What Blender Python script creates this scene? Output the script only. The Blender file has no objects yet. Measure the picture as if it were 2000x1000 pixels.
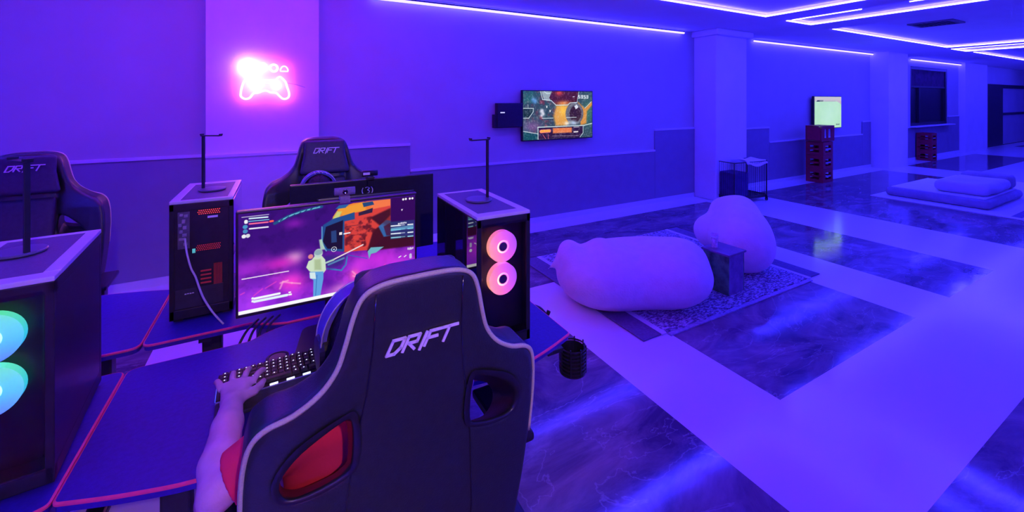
import bpy, bmesh, math, random
import numpy as np
from mathutils import Vector, Matrix
random.seed(5); rng = np.random.default_rng(5)
S = bpy.context.scene; C = S.collection
PI = math.pi

# ---------------------------------------------------------------- materials
def srgb(r, g, b):
    f = lambda c: (c/255/12.92) if c/255 <= .04045 else ((c/255+.055)/1.055)**2.4
    return (f(r), f(g), f(b))
MATS = {}
def mat(name, col=(.5,.5,.5), rough=.5, metal=0., emit=None, es=0., noise=None, bump=0., bscale=60., coat=0., ior=1.5, sheen=0., alpha=1., trans=0.):
    if name in MATS: return MATS[name]
    m = bpy.data.materials.new(name); m.use_nodes = True; nt = m.node_tree
    p = nt.nodes['Principled BSDF']
    p.inputs['Base Color'].default_value = (*col, 1); p.inputs['Roughness'].default_value = rough
    p.inputs['Metallic'].default_value = metal; p.inputs['IOR'].default_value = ior
    p.inputs['Coat Weight'].default_value = coat; p.inputs['Sheen Weight'].default_value = sheen
    p.inputs['Transmission Weight'].default_value = trans
    if emit:
        p.inputs['Emission Color'].default_value = (*emit, 1); p.inputs['Emission Strength'].default_value = es
    tc = nt.nodes.new('ShaderNodeTexCoord')
    if noise:
        amt, sc = noise
        n = nt.nodes.new('ShaderNodeTexNoise'); n.inputs['Scale'].default_value = sc; n.inputs['Detail'].default_value = 4
        nt.links.new(tc.outputs['Object'], n.inputs['Vector'])
        r = nt.nodes.new('ShaderNodeValToRGB')
        r.color_ramp.elements[0].position = .3; r.color_ramp.elements[1].position = .7
        r.color_ramp.elements[0].color = (*[c*(1-amt) for c in col], 1); r.color_ramp.elements[1].color = (*[min(1, c*(1+amt)) for c in col], 1)
        nt.links.new(n.outputs['Fac'], r.inputs['Fac']); nt.links.new(r.outputs['Color'], p.inputs['Base Color'])
    if bump:
        n = nt.nodes.new('ShaderNodeTexNoise'); n.inputs['Scale'].default_value = bscale; n.inputs['Detail'].default_value = 3
        nt.links.new(tc.outputs['Object'], n.inputs['Vector'])
        b = nt.nodes.new('ShaderNodeBump'); b.inputs['Strength'].default_value = bump; b.inputs['Distance'].default_value = .01
        nt.links.new(n.outputs['Fac'], b.inputs['Height']); nt.links.new(b.outputs['Normal'], p.inputs['Normal'])
    MATS[name] = m; return m

BLUE = (.030, .023, 1.); PINK = (1., .05, .55)
M_wall = mat('wall_paint', (.5,.49,.52), .7, noise=(.03, 3), bump=.05, bscale=120)
M_pale = mat('column_paint', (.82,.8,.84), .7, noise=(.03, 3), bump=.05, bscale=120)
M_ceil = mat('ceiling_paint', (.8,.78,.82), .75, noise=(.03, 2))
M_dado = mat('dado_paint', (.27,.24,.33), .6, noise=(.05, 6))
M_cap = mat('dado_cap', (.72,.72,.78), .5, noise=(.03, 10))
M_black = mat('black_plastic', (.018,.018,.022), .35, noise=(.2, 40))
M_blackg = mat('black_gloss', (.01,.01,.012), .12, noise=(.2, 20), coat=.5)
M_dark = mat('dark_metal', (.03,.03,.036), .4, metal=.3, noise=(.2, 30))
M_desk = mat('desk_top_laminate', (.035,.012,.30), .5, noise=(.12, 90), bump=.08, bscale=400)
M_red = mat('red_edge_plastic', (1,.08,.22), .35, noise=(.1, 50))
M_silver = mat('silver_plastic', (.55,.55,.6), .35, metal=.4, noise=(.05, 50))
M_led = mat('blue_led_tube', (.6,.6,.9), .5, emit=BLUE, es=38, noise=(.01, 3))
M_led2 = mat('blue_led_thin', (.6,.6,.9), .5, emit=BLUE, es=150, noise=(.01, 3))
M_ledp = mat('pink_led_tube', (.8,.6,.8), .5, emit=(1,.02,.25), es=26, noise=(.01, 3))

# ---------------------------------------------------------------- mesh helpers
def link(name, me, m, parent=None, loc=None):
    o = bpy.data.objects.new(name, me); C.objects.link(o)
    ms = m if isinstance(m, (list, tuple)) else [m]
    for x in ms: me.materials.append(x)
    if parent: o.parent = parent
    if loc: o.location = loc
    return o
def obj(name, bm, m, parent=None, loc=None, smooth=False):
    bmesh.ops.recalc_face_normals(bm, faces=bm.faces)
    me = bpy.data.meshes.new(name); bm.to_mesh(me); bm.free()
    if smooth:
        for p in me.polygons: p.use_smooth = True
    return link(name, me, m, parent, loc)
def tag(o, label, cat, group=None, kind=None):
    if label: o['label'] = label
    if cat: o['category'] = cat
    if group: o['group'] = group
    if kind: o['kind'] = kind
    return o
def thing(name, label, cat, loc=(0,0,0), rz=0, group=None):
    o = bpy.data.objects.new(name, None); C.objects.link(o); o.location = loc; o.rotation_euler = (0,0,rz); o.empty_display_size = .1
    return tag(o, label, cat, group)
def box(bm, x0, x1, y0, y1, z0, z1, bev=0., mi=0, M=None):
    co = [(x0,y0,z0),(x1,y0,z0),(x1,y1,z0),(x0,y1,z0),(x0,y0,z1),(x1,y0,z1),(x1,y1,z1),(x0,y1,z1)]
    vs = [bm.verts.new(c) for c in co]
    fs = [bm.faces.new([vs[i] for i in f]) for f in ((3,2,1,0),(4,5,6,7),(0,1,5,4),(1,2,6,5),(2,3,7,6),(3,0,4,7))]
    for f in fs: f.material_index = mi
    if M: bmesh.ops.transform(bm, matrix=M, verts=vs)
    if bev > 0:
        es = {e for f in fs for e in f.edges}
        bmesh.ops.bevel(bm, geom=list(es), offset=bev, segments=2, profile=.6, affect='EDGES', clamp_overlap=True)
    return vs
def boxo(name, dims, m, parent=None, bev=0., loc=None):
    bm = bmesh.new(); box(bm, *dims, bev=bev); return obj(name, bm, m, parent, loc)
def tube(bm, pts, r, seg=8, closed=False, cap=True):
    pts = [Vector(p) for p in pts]; n = len(pts); rings = []
    rr = r if isinstance(r, (list, tuple)) else [r]*n
    ref = None
    for i, p in enumerate(pts):
        a = pts[(i-1) % n] if (closed or i > 0) else p; b = pts[(i+1) % n] if (closed or i < n-1) else p
        t = (b-a); t = t.normalized() if t.length > 1e-9 else Vector((0,0,1))
        if ref is None:
            ref = Vector((0,0,1)) if abs(t.z) < .9 else Vector((1,0,0))
        u = (ref - t*ref.dot(t))
        if u.length < 1e-4: u = t.orthogonal()
        u.normalize(); v = t.cross(u); ref = u
        rings.append([bm.verts.new(p + (u*math.cos(2*PI*k/seg) + v*math.sin(2*PI*k/seg))*rr[i]) for k in range(seg)])
    m = n if closed else n-1
    for i in range(m):
        A, B = rings[i], rings[(i+1) % n]
        for k in range(seg): bm.faces.new((A[k], A[(k+1)%seg], B[(k+1)%seg], B[k]))
    if cap and not closed:
        bm.faces.new(rings[0][::-1]); bm.faces.new(rings[-1])
def tubeo(name, pts, r, m, parent=None, seg=8, closed=False):
    bm = bmesh.new(); tube(bm, pts, r, seg, closed); return obj(name, bm, m, parent, smooth=True)
def lathe(bm, prof, seg=32, M=None):
    rings = []; vs = []
    for r, z in prof:
        ring = [bm.verts.new((r*math.cos(2*PI*k/seg), r*math.sin(2*PI*k/seg), z)) for k in range(seg)]; rings.append(ring); vs += ring
    for A, B in zip(rings, rings[1:]):
        for k in range(seg): bm.faces.new((A[k], A[(k+1)%seg], B[(k+1)%seg], B[k]))
    if prof[0][0] > 1e-6: bm.faces.new(rings[0][::-1])
    if prof[-1][0] > 1e-6: bm.faces.new(rings[-1])
    if M: bmesh.ops.transform(bm, matrix=M, verts=vs)
def prism(bm, poly, h0, h1, M=None):          # polygon in xy, extruded along z
    a = [bm.verts.new((x, y, h0)) for x, y in poly]; b = [bm.verts.new((x, y, h1)) for x, y in poly]
    n = len(poly); bm.faces.new(a[::-1]); bm.faces.new(b)
    for i in range(n): bm.faces.new((a[i], a[(i+1)%n], b[(i+1)%n], b[i]))
    if M: bmesh.ops.transform(bm, matrix=M, verts=a+b)
def round_poly(poly, r, seg=5):
    out = []; n = len(poly)
    rs = r if isinstance(r, (list, tuple)) else [r]*n
    for i in range(n):
        p = Vector(poly[i]); a = Vector(poly[i-1]); b = Vector(poly[(i+1) % n])
        q = min(rs[i], (a-p).length*.49, (b-p).length*.49)
        s = p + (a-p).normalized()*q; e = p + (b-p).normalized()*q
        for k in range(seg+1):
            t = k/seg; out.append(tuple(s*(1-t)**2 + p*2*t*(1-t) + e*t*t))
    return out
def catmull(pts, n=6, closed=False):
    P = [np.array(p, float) for p in pts]; out = []; N = len(P)
    g = (lambda i: P[i % N]) if closed else (lambda i: P[max(0, min(N-1, i))])
    for i in range(N if closed else N-1):
        a, b, c, d = g(i-1), g(i), g(i+1), g(i+2)
        for k in range(n):
            t = k/n; out.append(tuple(.5*((2*b)+(-a+c)*t+(2*a-5*b+4*c-d)*t*t+(-a+3*b-3*c+d)*t**3)))
    if not closed: out.append(tuple(P[-1]))
    return out

# ---------------------------------------------------------------- signed distance bodies -> smooth quad meshes
class Vol:
    def __init__(s, lo, hi, h):
        s.lo = np.array(lo, float); s.h = h
        s.n = np.ceil((np.array(hi)-s.lo)/h).astype(int)+1
        s.ax = [s.lo[i]+np.arange(s.n[i])*h for i in range(3)]
        s.v = np.full(tuple(s.n), 9., np.float32)
    def sub(s, lo, hi):
        a = np.clip(np.floor((np.array(lo)-s.lo)/s.h).astype(int), 0, s.n-1); b = np.clip(np.ceil((np.array(hi)-s.lo)/s.h).astype(int)+1, 1, s.n)
        sl = tuple(slice(i, j) for i, j in zip(a, b))
        X, Y, Z = np.meshgrid(*[s.ax[i][sl[i]] for i in range(3)], indexing='ij', sparse=True)
        return sl, X, Y, Z
    def put(s, sl, d, k, op='add'):
        v = s.v[sl]
        if v.size == 0: return
        if op == 'cut':
            s.v[sl] = -smin(-v, d, k) if k else np.maximum(v, -d)
        else: s.v[sl] = smin(v, d, k)
    def cap(s, a, b, ra, rb=None, k=.01, op='add'):
        rb = ra if rb is None else rb; a = np.array(a, float); b = np.array(b, float); R = max(ra, rb)+k*2+s.h*2
        sl, X, Y, Z = s.sub(np.minimum(a, b)-R, np.maximum(a, b)+R)
        ab = b-a; L = max(1e-9, ab.dot(ab))
        t = np.clip(((X-a[0])*ab[0]+(Y-a[1])*ab[1]+(Z-a[2])*ab[2])/L, 0, 1)
        d = np.sqrt((X-a[0]-t*ab[0])**2+(Y-a[1]-t*ab[1])**2+(Z-a[2]-t*ab[2])**2)-(ra+(rb-ra)*t)
        s.put(sl, d, k, op)
    def chain(s, pts, rs, k=.01):
        for i in range(len(pts)-1): s.cap(pts[i], pts[i+1], rs[i], rs[i+1], k)
    def ell(s, c, r, k=.01, M=None, op='add'):
        c = np.array(c, float); r = np.array(r, float); R = r.max()+2*k+s.h*2
        sl, X, Y, Z = s.sub(c-R, c+R)
        x, y, z = X-c[0], Y-c[1], Z-c[2]
        if M is not None: x, y, z = [M[i][0]*x+M[i][1]*y+M[i][2]*z for i in range(3)]
        q = np.sqrt((x/r[0])**2+(y/r[1])**2+(z/r[2])**2); g = np.sqrt((x/r[0]**2)**2+(y/r[1]**2)**2+(z/r[2]**2)**2)+1e-9
        s.put(sl, q*(q-1)/g, k, op)
    def fn(s, f, k=0, op='add'):
        sl, X, Y, Z = s.sub(s.lo, s.lo+s.n*s.h); s.put(sl, f(X, Y, Z), k, op)
    def mesh(s, name):
        v = s.v; ins = v < 0; n = s.n
        c = np.zeros(tuple(n-1), int); 
        for i in (0,1):
            for j in (0,1):
                for l in (0,1): c += ins[i:n[0]-1+i, j:n[1]-1+j, l:n[2]-1+l]
        act = (c > 0) & (c < 8); idx = -np.ones(act.shape, int); cells = np.argwhere(act); idx[act] = np.arange(len(cells))
        acc = np.zeros((len(cells), 3)); cnt = np.zeros(len(cells))
        for ax in range(3):
            o = [a for a in range(3) if a != ax]
            for p in (0,1):
                for q in (0,1):
                    off = [0,0,0]; off[o[0]] = p; off[o[1]] = q; off2 = list(off); off2[ax] = 1
                    A = cells+off; B = cells+off2
                    va = v[A[:,0],A[:,1],A[:,2]]; vb = v[B[:,0],B[:,1],B[:,2]]
                    cr = (va < 0) != (vb < 0); t = np.where(cr, va/np.where(cr, va-vb, 1), 0)
                    P = A.astype(float); P[:,ax] += t
                    acc[cr] += P[cr]; cnt[cr] += 1
        V = s.lo + acc/cnt[:,None]*s.h; F = []
        for ax in range(3):
            a, b = [(1,2),(2,0),(0,1)][ax]
            sl0 = [slice(1, n[i]-1) for i in range(3)]; sl0[ax] = slice(0, n[ax]-1); sl1 = list(sl0); sl1[ax] = slice(1, n[ax])
            cr = ins[tuple(sl0)] != ins[tuple(sl1)]; e = np.argwhere(cr); st = [1,1,1]; st[ax] = 0; e = e+st
            if len(e) == 0: continue
            flip = ins[e[:,0],e[:,1],e[:,2]]
            q = []
            for da, db in ((-1,-1),(0,-1),(0,0),(-1,0)):
                w = e.copy(); w[:,a] += da; w[:,b] += db; q.append(idx[w[:,0],w[:,1],w[:,2]])
            q = np.stack(q, 1); q[~flip] = q[~flip][:, ::-1]; F.append(q)
        F = np.concatenate(F)
        me = bpy.data.meshes.new(name); me.from_pydata(V.tolist(), [], F.tolist()); me.update()
        me.polygons.foreach_set('use_smooth', [True]*len(me.polygons)); return me
def smin(a, b, k):
    if k <= 0: return np.minimum(a, b)
    h = np.clip(.5+.5*(b-a)/k, 0, 1); return b*(1-h)+a*h-k*h*(1-h)
def poly_sdf(poly):
    P = np.array(poly, float); Q = np.roll(P, -1, 0)
    def f(x, z):
        d = np.full(np.broadcast(x, z).shape, 1e9); s = np.ones(d.shape)
        for (ax, az), (bx, bz) in zip(P, Q):
            ex, ez = bx-ax, bz-az; wx, wz = x-ax, z-az
            t = np.clip((wx*ex+wz*ez)/(ex*ex+ez*ez+1e-12), 0, 1)
            d = np.minimum(d, (wx-ex*t)**2+(wz-ez*t)**2)
            c1 = z >= az; c2 = z < bz; c3 = ex*wz > ez*wx
            flip = (c1 & c2 & c3) | (~c1 & ~c2 & ~c3); s = np.where(flip, -s, s)
        return s*np.sqrt(d)
    return f

# ---------------------------------------------------------------- painted display pictures (what the screen shows)
class Pic:
    def __init__(s, w, h):
        s.w, s.h = w, h; s.a = np.zeros((h, w, 3)); s.X, s.Y = np.meshgrid((np.arange(w)+.5)/w, (np.arange(h)+.5)/h)   # Y down
        s.asp = w/h
    def blend(s, m, col): m = np.clip(m, 0, 1)[..., None]; s.a = s.a*(1-m)+np.array(col)/255*m
    def poly(s, pts, col, al=1, soft=.003):
        d = poly_sdf([(x*s.asp, y) for x, y in pts])(s.X*s.asp, s.Y); s.blend(al*np.clip(.5-d/(2*soft), 0, 1), col)
    def rect(s, x0, y0, x1, y1, col, al=1, soft=.002): s.poly([(x0,y0),(x1,y0),(x1,y1),(x0,y1)], col, al, soft)
    def ell(s, cx, cy, rx, ry, col, al=1, soft=.05, ring=0):
        q = np.sqrt(((s.X-cx)/rx)**2+((s.Y-cy)/ry)**2)
        m = np.clip((1-q)/soft+.5, 0, 1)
        if ring: m = m*np.clip((q-(1-ring))/soft+.5, 0, 1)
        s.blend(al*m, col)
    def glow(s, cx, cy, rx, ry, col, al=1): s.blend(al*np.exp(-(((s.X-cx)/rx)**2+((s.Y-cy)/ry)**2)), col)
    def line(s, pts, w, col, al=1, soft=.002):
        for (ax, ay), (bx, by) in zip(pts, pts[1:]):
            x, y = s.X*s.asp, s.Y; ax *= s.asp; bx *= s.asp
            L = (bx-ax)**2+(by-ay)**2+1e-12; t = np.clip(((x-ax)*(bx-ax)+(y-ay)*(by-ay))/L, 0, 1)
            d = np.sqrt((x-ax-t*(bx-ax))**2+(y-ay-t*(by-ay))**2)-w/2
            s.blend(al*np.clip(.5-d/(2*soft), 0, 1), col)
    def noise(s, sc, seed=0, oc=4):
        r = np.random.default_rng(seed); out = np.zeros((s.h, s.w)); amp = 1; tot = 0
        for o in range(oc):
            g = r.random((int(sc*2**o)+3, int(sc*2**o*s.asp)+3)); y = s.Y*sc*2**o; x = s.X*sc*2**o*s.asp
            yi, xi = y.astype(int), x.astype(int); fy, fx = y-yi, x-xi; fy = fy*fy*(3-2*fy); fx = fx*fx*(3-2*fx)
            out += amp*((g[yi,xi]*(1-fx)+g[yi,xi+1]*fx)*(1-fy)+(g[yi+1,xi]*(1-fx)+g[yi+1,xi+1]*fx)*fy); tot += amp; amp *= .55
        return out/tot
    def blobs(s, x0, y0, x1, y1, n, col, seed=1):      # a line of unreadable small type
        r = random.Random(seed); x = x0
        while x < x1:
            w = r.uniform(.3, 1)*(x1-x0)/n; s.rect(x, y0+(y1-y0)*r.uniform(0,.25), min(x1, x+w*.8), y1-(y1-y0)*r.uniform(0,.2), col, .9); x += w
    def build(s, name, W, Hh, parent, loc, strength=1., dark=None):   # faces -y
        w, h = s.w, s.h; xs = np.linspace(-W/2, W/2, w+1); zs = np.linspace(Hh/2, -Hh/2, h+1)
        V = np.zeros(((w+1)*(h+1), 3)); gx, gz = np.meshgrid(xs, zs); V[:,0] = gx.ravel(); V[:,2] = gz.ravel()
        j, i = np.meshgrid(np.arange(h), np.arange(w), indexing='ij'); b = (j*(w+1)+i).ravel()
        F = np.stack([b, b+w+1, b+w+2, b+1], 1)
        me = bpy.data.meshes.new(name); me.from_pydata(V.tolist(), [], F.tolist()); me.update()
        c = np.clip(s.a, 0, 1); lin = np.where(c <= .04045, c/12.92, ((c+.055)/1.055)**2.4).reshape(-1, 3)
        at = me.color_attributes.new('pixels', 'FLOAT_COLOR', 'CORNER')
        cc = np.ones((len(lin), 4, 4)); cc[:, :, :3] = lin[:, None, :]; at.data.foreach_set('color', cc.ravel().astype(np.float32))
        m = bpy.data.materials.new(name+'_pixels'); m.use_nodes = True; nt = m.node_tree; p = nt.nodes['Principled BSDF']
        a = nt.nodes.new('ShaderNodeAttribute'); a.attribute_name = 'pixels'
        p.inputs['Base Color'].default_value = (.01,.01,.01,1); p.inputs['Roughness'].default_value = .35; p.inputs['Specular IOR Level'].default_value = .2
        nt.links.new(a.outputs['Color'], p.inputs['Emission Color']); p.inputs['Emission Strength'].default_value = strength
        return link(name, me, m, parent, loc)

# ================================================================ ROOM
def struct(name, bm, m, label=None):
    o = obj(name, bm, m); o['kind'] = 'structure'
    if label: o['label'] = label
    return o
def bxs(boxes, bev=0.):
    bm = bmesh.new()
    for b in boxes: box(bm, *b, bev=bev)
    return bm
X0, X1, Y0, Y1, HC = -4., 28., -2.6, 4.65, 2.72
# floor: dark marble fields between bands of pale glossy tile, one mesh, material by cell
def marble_mat():
    m = bpy.data.materials.new('dark_marble'); m.use_nodes = True; nt = m.node_tree; p = nt.nodes['Principled BSDF']
    N = nt.nodes.new; L = nt.links.new
    tc = N('ShaderNodeTexCoord'); mp = N('ShaderNodeMapping'); mp.inputs['Rotation'].default_value = (0,0,.5); mp.inputs['Scale'].default_value = (1, 2.2, 1)
    L(tc.outputs['Object'], mp.inputs['Vector'])
    n1 = N('ShaderNodeTexNoise'); n1.inputs['Scale'].default_value = 1.6; n1.inputs['Detail'].default_value = 10; n1.inputs['Distortion'].default_value = 1.2; n1.inputs['Roughness'].default_value = .65
    L(mp.outputs['Vector'], n1.inputs['Vector'])
    r1 = N('ShaderNodeValToRGB'); e = r1.color_ramp.elements
    e[0].position = .36; e[0].color = (.075,.045,.10,1); e[1].position = .72; e[1].color = (.36,.26,.32,1)
    L(n1.outputs['Fac'], r1.inputs['Fac'])
    n2 = N('ShaderNodeTexNoise'); n2.inputs['Scale'].default_value = .9; n2.inputs['Detail'].default_value = 6; n2.inputs['Distortion'].default_value = 2.5
    L(mp.outputs['Vector'], n2.inputs['Vector'])
    r2 = N('ShaderNodeValToRGB'); r2.color_ramp.elements[0].position = .492; r2.color_ramp.elements[0].color = (0,0,0,1)
    r2.color_ramp.elements[1].position = .5; r2.color_ramp.elements[1].color = (1,1,1,1)
    x = r2.color_ramp.elements.new(.508); x.color = (0,0,0,1)
    L(n2.outputs['Fac'], r2.inputs['Fac'])
    mx = N('ShaderNodeMix'); mx.data_type = 'RGBA'; mx.inputs['B'].default_value = (.62,.55,.6,1)
    ml = N('ShaderNodeMath'); ml.operation = 'MULTIPLY'; ml.inputs[1].default_value = .28
    L(r2.outputs['Color'], ml.inputs[0]); L(ml.outputs[0], mx.inputs['Factor']); L(r1.outputs['Color'], mx.inputs['A']); L(mx.outputs['Result'], p.inputs['Base Color'])
    p.inputs['Roughness'].default_value = .1; p.inputs['IOR'].default_value = 1.6
    n3 = N('ShaderNodeTexNoise'); n3.inputs['Scale'].default_value = 2.; n3.inputs['Detail'].default_value = 2; L(tc.outputs['Object'], n3.inputs['Vector'])
    b = N('ShaderNodeBump'); b.inputs['Strength'].default_value = .12; b.inputs['Distance'].default_value = .02
    L(n3.outputs['Fac'], b.inputs['Height']); L(b.outputs['Normal'], p.inputs['Normal'])
    return m
M_marble = marble_mat()
M_tile = mat('pale_tile', (.82,.8,.84), .16, noise=(.02, 2), bump=.06, bscale=2.5, ior=1.5)
gx = [X0,-.72,-.12,1.73,2.33,4.08,4.74,5.85,7.0,8.6,12.0,13.3,14.6,16.8,18.0,22.,X1]
gy = [Y0,-2.0,.05,.65,1.27,2.45,3.05,3.15,3.6,4.3,Y1]
def light_cell(x, y):
    if y > 4.3: return True
    if -.72 < x < -.12: return True
    if 1.73 < x < 4.74 and .65 < y < 3.05 and not (2.33 < x < 4.08 and 1.27 < y < 2.45): return True
    if x > 4.08 and .65 < y < 1.27: return True
    if 5.85 < x < 7.0 and y > .65: return True
    if 12. < x < 13.3 and y > .65: return True
    if 18. < x < 22. and y > 2.4: return True
    if 13.3 < x and 2.45 < y < 3.15: return True
    if 8.6 < x < 13.3 and .05 < y < .65: return True
    return False
bm = bmesh.new(); gv = [[bm.verts.new((x, y, 0)) for y in gy] for x in gx]
for i in range(len(gx)-1):
    for j in range(len(gy)-1):
        f = bm.faces.new((gv[i][j], gv[i+1][j], gv[i+1][j+1], gv[i][j+1]))
        f.material_index = 1 if light_cell((gx[i]+gx[i+1])/2, (gy[j]+gy[j+1])/2) else 0
me = bpy.data.meshes.new('floor'); bm.to_mesh(me); bm.free(); fl = link('floor', me, [M_marble, M_tile]); fl['kind'] = 'structure'
# ceiling with shallow recessed trays
trays = [(-3.,5.7,-2.,3.3),(6.25,6.9,-2.,3.33),(7.63,12.4,-2.,3.37),(12.9,13.8,-2.,3.43),(14.2,24.,-2.,3.4)]
bs = [(X0,X1,3.43,Y1+.2,HC,HC+.3),(X0,X1,Y0-.2,-2.,HC,HC+.3)]
xs = [X0]+[v for t in trays for v in t[:2]]+[X1]
for k in range(0, len(xs), 2): bs.append((xs[k],xs[k+1],-2.,3.43,HC,HC+.3))
for a,b,c,d in trays:
    if d < 3.43: bs.append((a,b,d,3.43,HC,HC+.3))
    bs.append((a,b,c,d,HC+.035,HC+.3))
struct('ceiling', bxs(bs), M_ceil)
struct('wall_back', bxs([(X0,14.6,Y1,Y1+.2,0,HC),(14.6,17.2,Y1,Y1+.2,0,.9),(14.6,17.2,Y1,Y1+.2,2.5,HC),(17.2,20.8,Y1,Y1+.2,0,HC),(20.8,25.6,Y1,Y1+.2,2.14,HC),(25.6,X1,Y1,Y1+.2,0,HC)]), M_wall)
struct('wall_left', bxs([(X0-.2,X0,Y0,Y1,0,HC)]), M_wall)
struct('wall_right', bxs([(X1,X1+.2,Y0,Y1,0,HC)]), M_wall)
struct('wall_front', bxs([(X0,X1,Y0-.2,Y0,0,HC)]), M_wall)
# pilasters and columns
struct('column', bxs([(-.58,.32,4.5,4.65,0,HC)]), M_pale, 'shallow pilaster carrying the neon sign')
bm = bxs([(6.0,6.8,4.24,4.65,0,HC)], bev=.02)
box(bm, 5.93,6.87,4.16,4.65,2.62,2.72,bev=.03)
struct('column', bm, M_pale, 'square pale column with a wider capital behind the wire pen')
struct('column', bxs([(12.3,13.35,4.3,4.65,0,HC)]), M_pale)
struct('column', bxs([(18.1,20.1,4.5,4.65,0,HC)]), M_pale)
# stepped dado panels, each with a pale capping
k = 0
for a, b, h, y in [(-4.,-.58,1.085,Y1),(-.58,.32,1.09,4.5),(.32,1.254,1.09,Y1),(1.254,5.076,.8,Y1),(5.076,6.0,1.12,Y1),(6.8,8.13,1.06,Y1),(8.13,11.87,.78,Y1),(11.87,12.3,1.08,Y1),(13.4,17.2,.86,Y1),(17.2,18.1,1.1,Y1)]:
    k += 1
    o = struct('trim_%d' % k, bxs([(a+.002,b-.002,y-.018,y,0.0,h)]), M_dado if y == Y1 else mat('pilaster_dado', (.62,.52,.68), .6, noise=(.05,6)))
    c = obj('capping', bxs([(a,b,y-.03,y,h,h+.028)], bev=.004), M_cap, o)
# window opening with dark glass, door opening with black frame
o = struct('window_1', bxs([(14.6,17.2,4.72,4.76,.9,2.5)]), mat('dark_window_glass', (.004,.004,.008), .3, noise=(.3,1)))
obj('window_frame', bxs([(14.6,17.2,4.66,4.74,.9,.98),(14.6,17.2,4.66,4.74,2.42,2.5),(14.6,14.7,4.66,4.74,.98,2.42),(17.1,17.2,4.66,4.74,.98,2.42),(14.7,17.1,4.68,4.74,1.93,1.98),(15.25,15.31,4.68,4.74,.98,1.93)]), M_dark, o)
obj('window_blind', bxs([(14.7,17.1,4.69,4.715,1.98,2.42)]), mat('window_blind', (.05,.012,.05), .8, noise=(.5,8)), o)
obj('window_sill', bxs([(14.5,17.3,4.5,4.66,.875,.9)], bev=.005), M_cap, o)
o = struct('door_1', bxs([(20.8,22.35,4.66,4.76,0,2.14),(22.35,25.6,4.66,4.76,2.02,2.14),(22.35,22.5,4.66,4.76,0,2.02),(25.4,25.6,4.66,4.76,0,2.02),(22.5,25.4,4.66,4.76,1.05,1.14)]), mat('black_door_frame', (.015,.012,.03), .4, noise=(.5,10)))
obj('pane', bxs([(22.5,25.4,4.7,4.72,1.14,2.02),(22.5,25.4,4.7,4.72,0,1.05)]), mat('frosted_pane', (.5,.48,.6), .25, noise=(.05,2)), o)
struct('baseboard_back', bxs([(X0,-.6,Y1-.03,Y1-.018,0,.07),(.34,5.98,Y1-.03,Y1-.018,0,.07),(6.82,12.28,Y1-.03,Y1-.018,0,.07),(13.4,18.05,Y1-.03,Y1-.018,0,.07)]), M_cap)
# air vent
t = thing('ceiling_vent', 'dark square air vent set in the ceiling beyond the thin light frames', 'vent', (8.6,2.45,HC+.035))
obj('frame', bxs([(-.25,.25,-.25,-.21,-.02,0),(-.25,.25,.21,.25,-.02,0),(-.25,-.21,-.21,.21,-.02,0),(.21,.25,-.21,.21,-.02,0)]), mat('vent_grey', (.2,.19,.25), .6, noise=(.1,9)), t)
obj('louvres', bxs([(-.21,.21,-.2+i*.05,-.17+i*.05,-.016,-.002) for i in range(8)]), M_dark, t)

# ---- LED light strips
def strip(name, x0, x1, y0, y1, z, r, m, label, group, parent=None):
    if not parent:
        t = thing(name, label, 'light strip', ((x0+x1)/2,(y0+y1)/2,z), group=group)
    cx, cy = (x0+x1)/2, (y0+y1)/2
    along = 'x' if abs(x1-x0) > abs(y1-y0) else 'y'
    L = (x1-x0)/2 if along == 'x' else (y1-y0)/2
    P = [(-L,0,0),(L,0,0)] if along == 'x' else [(0,-L,0),(0,L,0)]
    bm = bmesh.new(); tube(bm, P, r, 8); o = obj('tube', bm, m, t if not parent else parent, None if not parent else (cx,cy,z))
    if not parent:
        d = ((-L,L,-r*.8,r*.8,r*.7,r*1.7) if along == 'x' else (-r*.8,r*.8,-L,L,r*.7,r*1.7))
        boxo('channel', d, M_dark, t)
    return o
strip('wall_light_strip', .83,5.7,4.6,4.6,2.68,.016,M_led,'long glowing blue tube along the ceiling above the wall television with the space game',None)
strip('wall_light_strip', 7.6,12.45,4.6,4.6,2.68,.016,M_led,'glowing blue tube along the ceiling above the crates and the pale green television',None)
strip('wall_light_strip', 14.5,18.3,4.6,4.6,2.66,.016,M_led,'short glowing blue tube over the dark window opening',None)
fr = [('large rectangle of blue light around the nearest ceiling tray, its corner left of the others',[(-3,5.7,3.29,3.29),(5.69,5.69,-2,3.29),(-3,5.7,-1.99,-1.99),(-2.99,-2.99,-2,3.29)]),
      ('narrow outline of blue light around the slim ceiling tray',[(6.25,6.9,3.32,3.32),(6.89,6.89,-2,3.32),(6.26,6.26,1.2,2.0),(6.26,6.26,2.45,3.25)]),
      ('wide outline of blue light around the ceiling tray with the air vent',[(7.63,12.4,3.36,3.36),(12.39,12.39,-2,3.36)]),
      ('second narrow outline of blue light far down the ceiling',[(12.9,13.8,3.42,3.42),(13.79,13.79,-2,3.42),(12.91,12.91,-2,3.42)]),
      ('farthest ceiling outline of blue light, beyond the second narrow one',[(14.2,24.,3.39,3.39),(23.99,23.99,-2,3.39),(14.21,14.21,-1.,2.4)])]
for lab, segs in fr:
    t = thing('ceiling_light_frame', lab, 'light strip', (0,0,0))
    for a,b,c,d in segs: strip('s', a,b,c,d,HC-.002,.0075,M_led2,None,None,parent=t)
# pink tubes over the desks, behind the camera
strip('wall_light_strip', -2.4,.6,-2.55,-2.55,1.45,.016,M_ledp,'pink tube along the wall behind the gaming desks',None)
strip('ceiling_light_strip', -1.3,1.1,3.0,3.0,2.69,.014,mat('pink_led_ceiling', (.8,.6,.8), .5, emit=(1,.015,.40), es=34, noise=(.01, 3)),'pink tube on the ceiling above the far row of desks',None)

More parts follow.
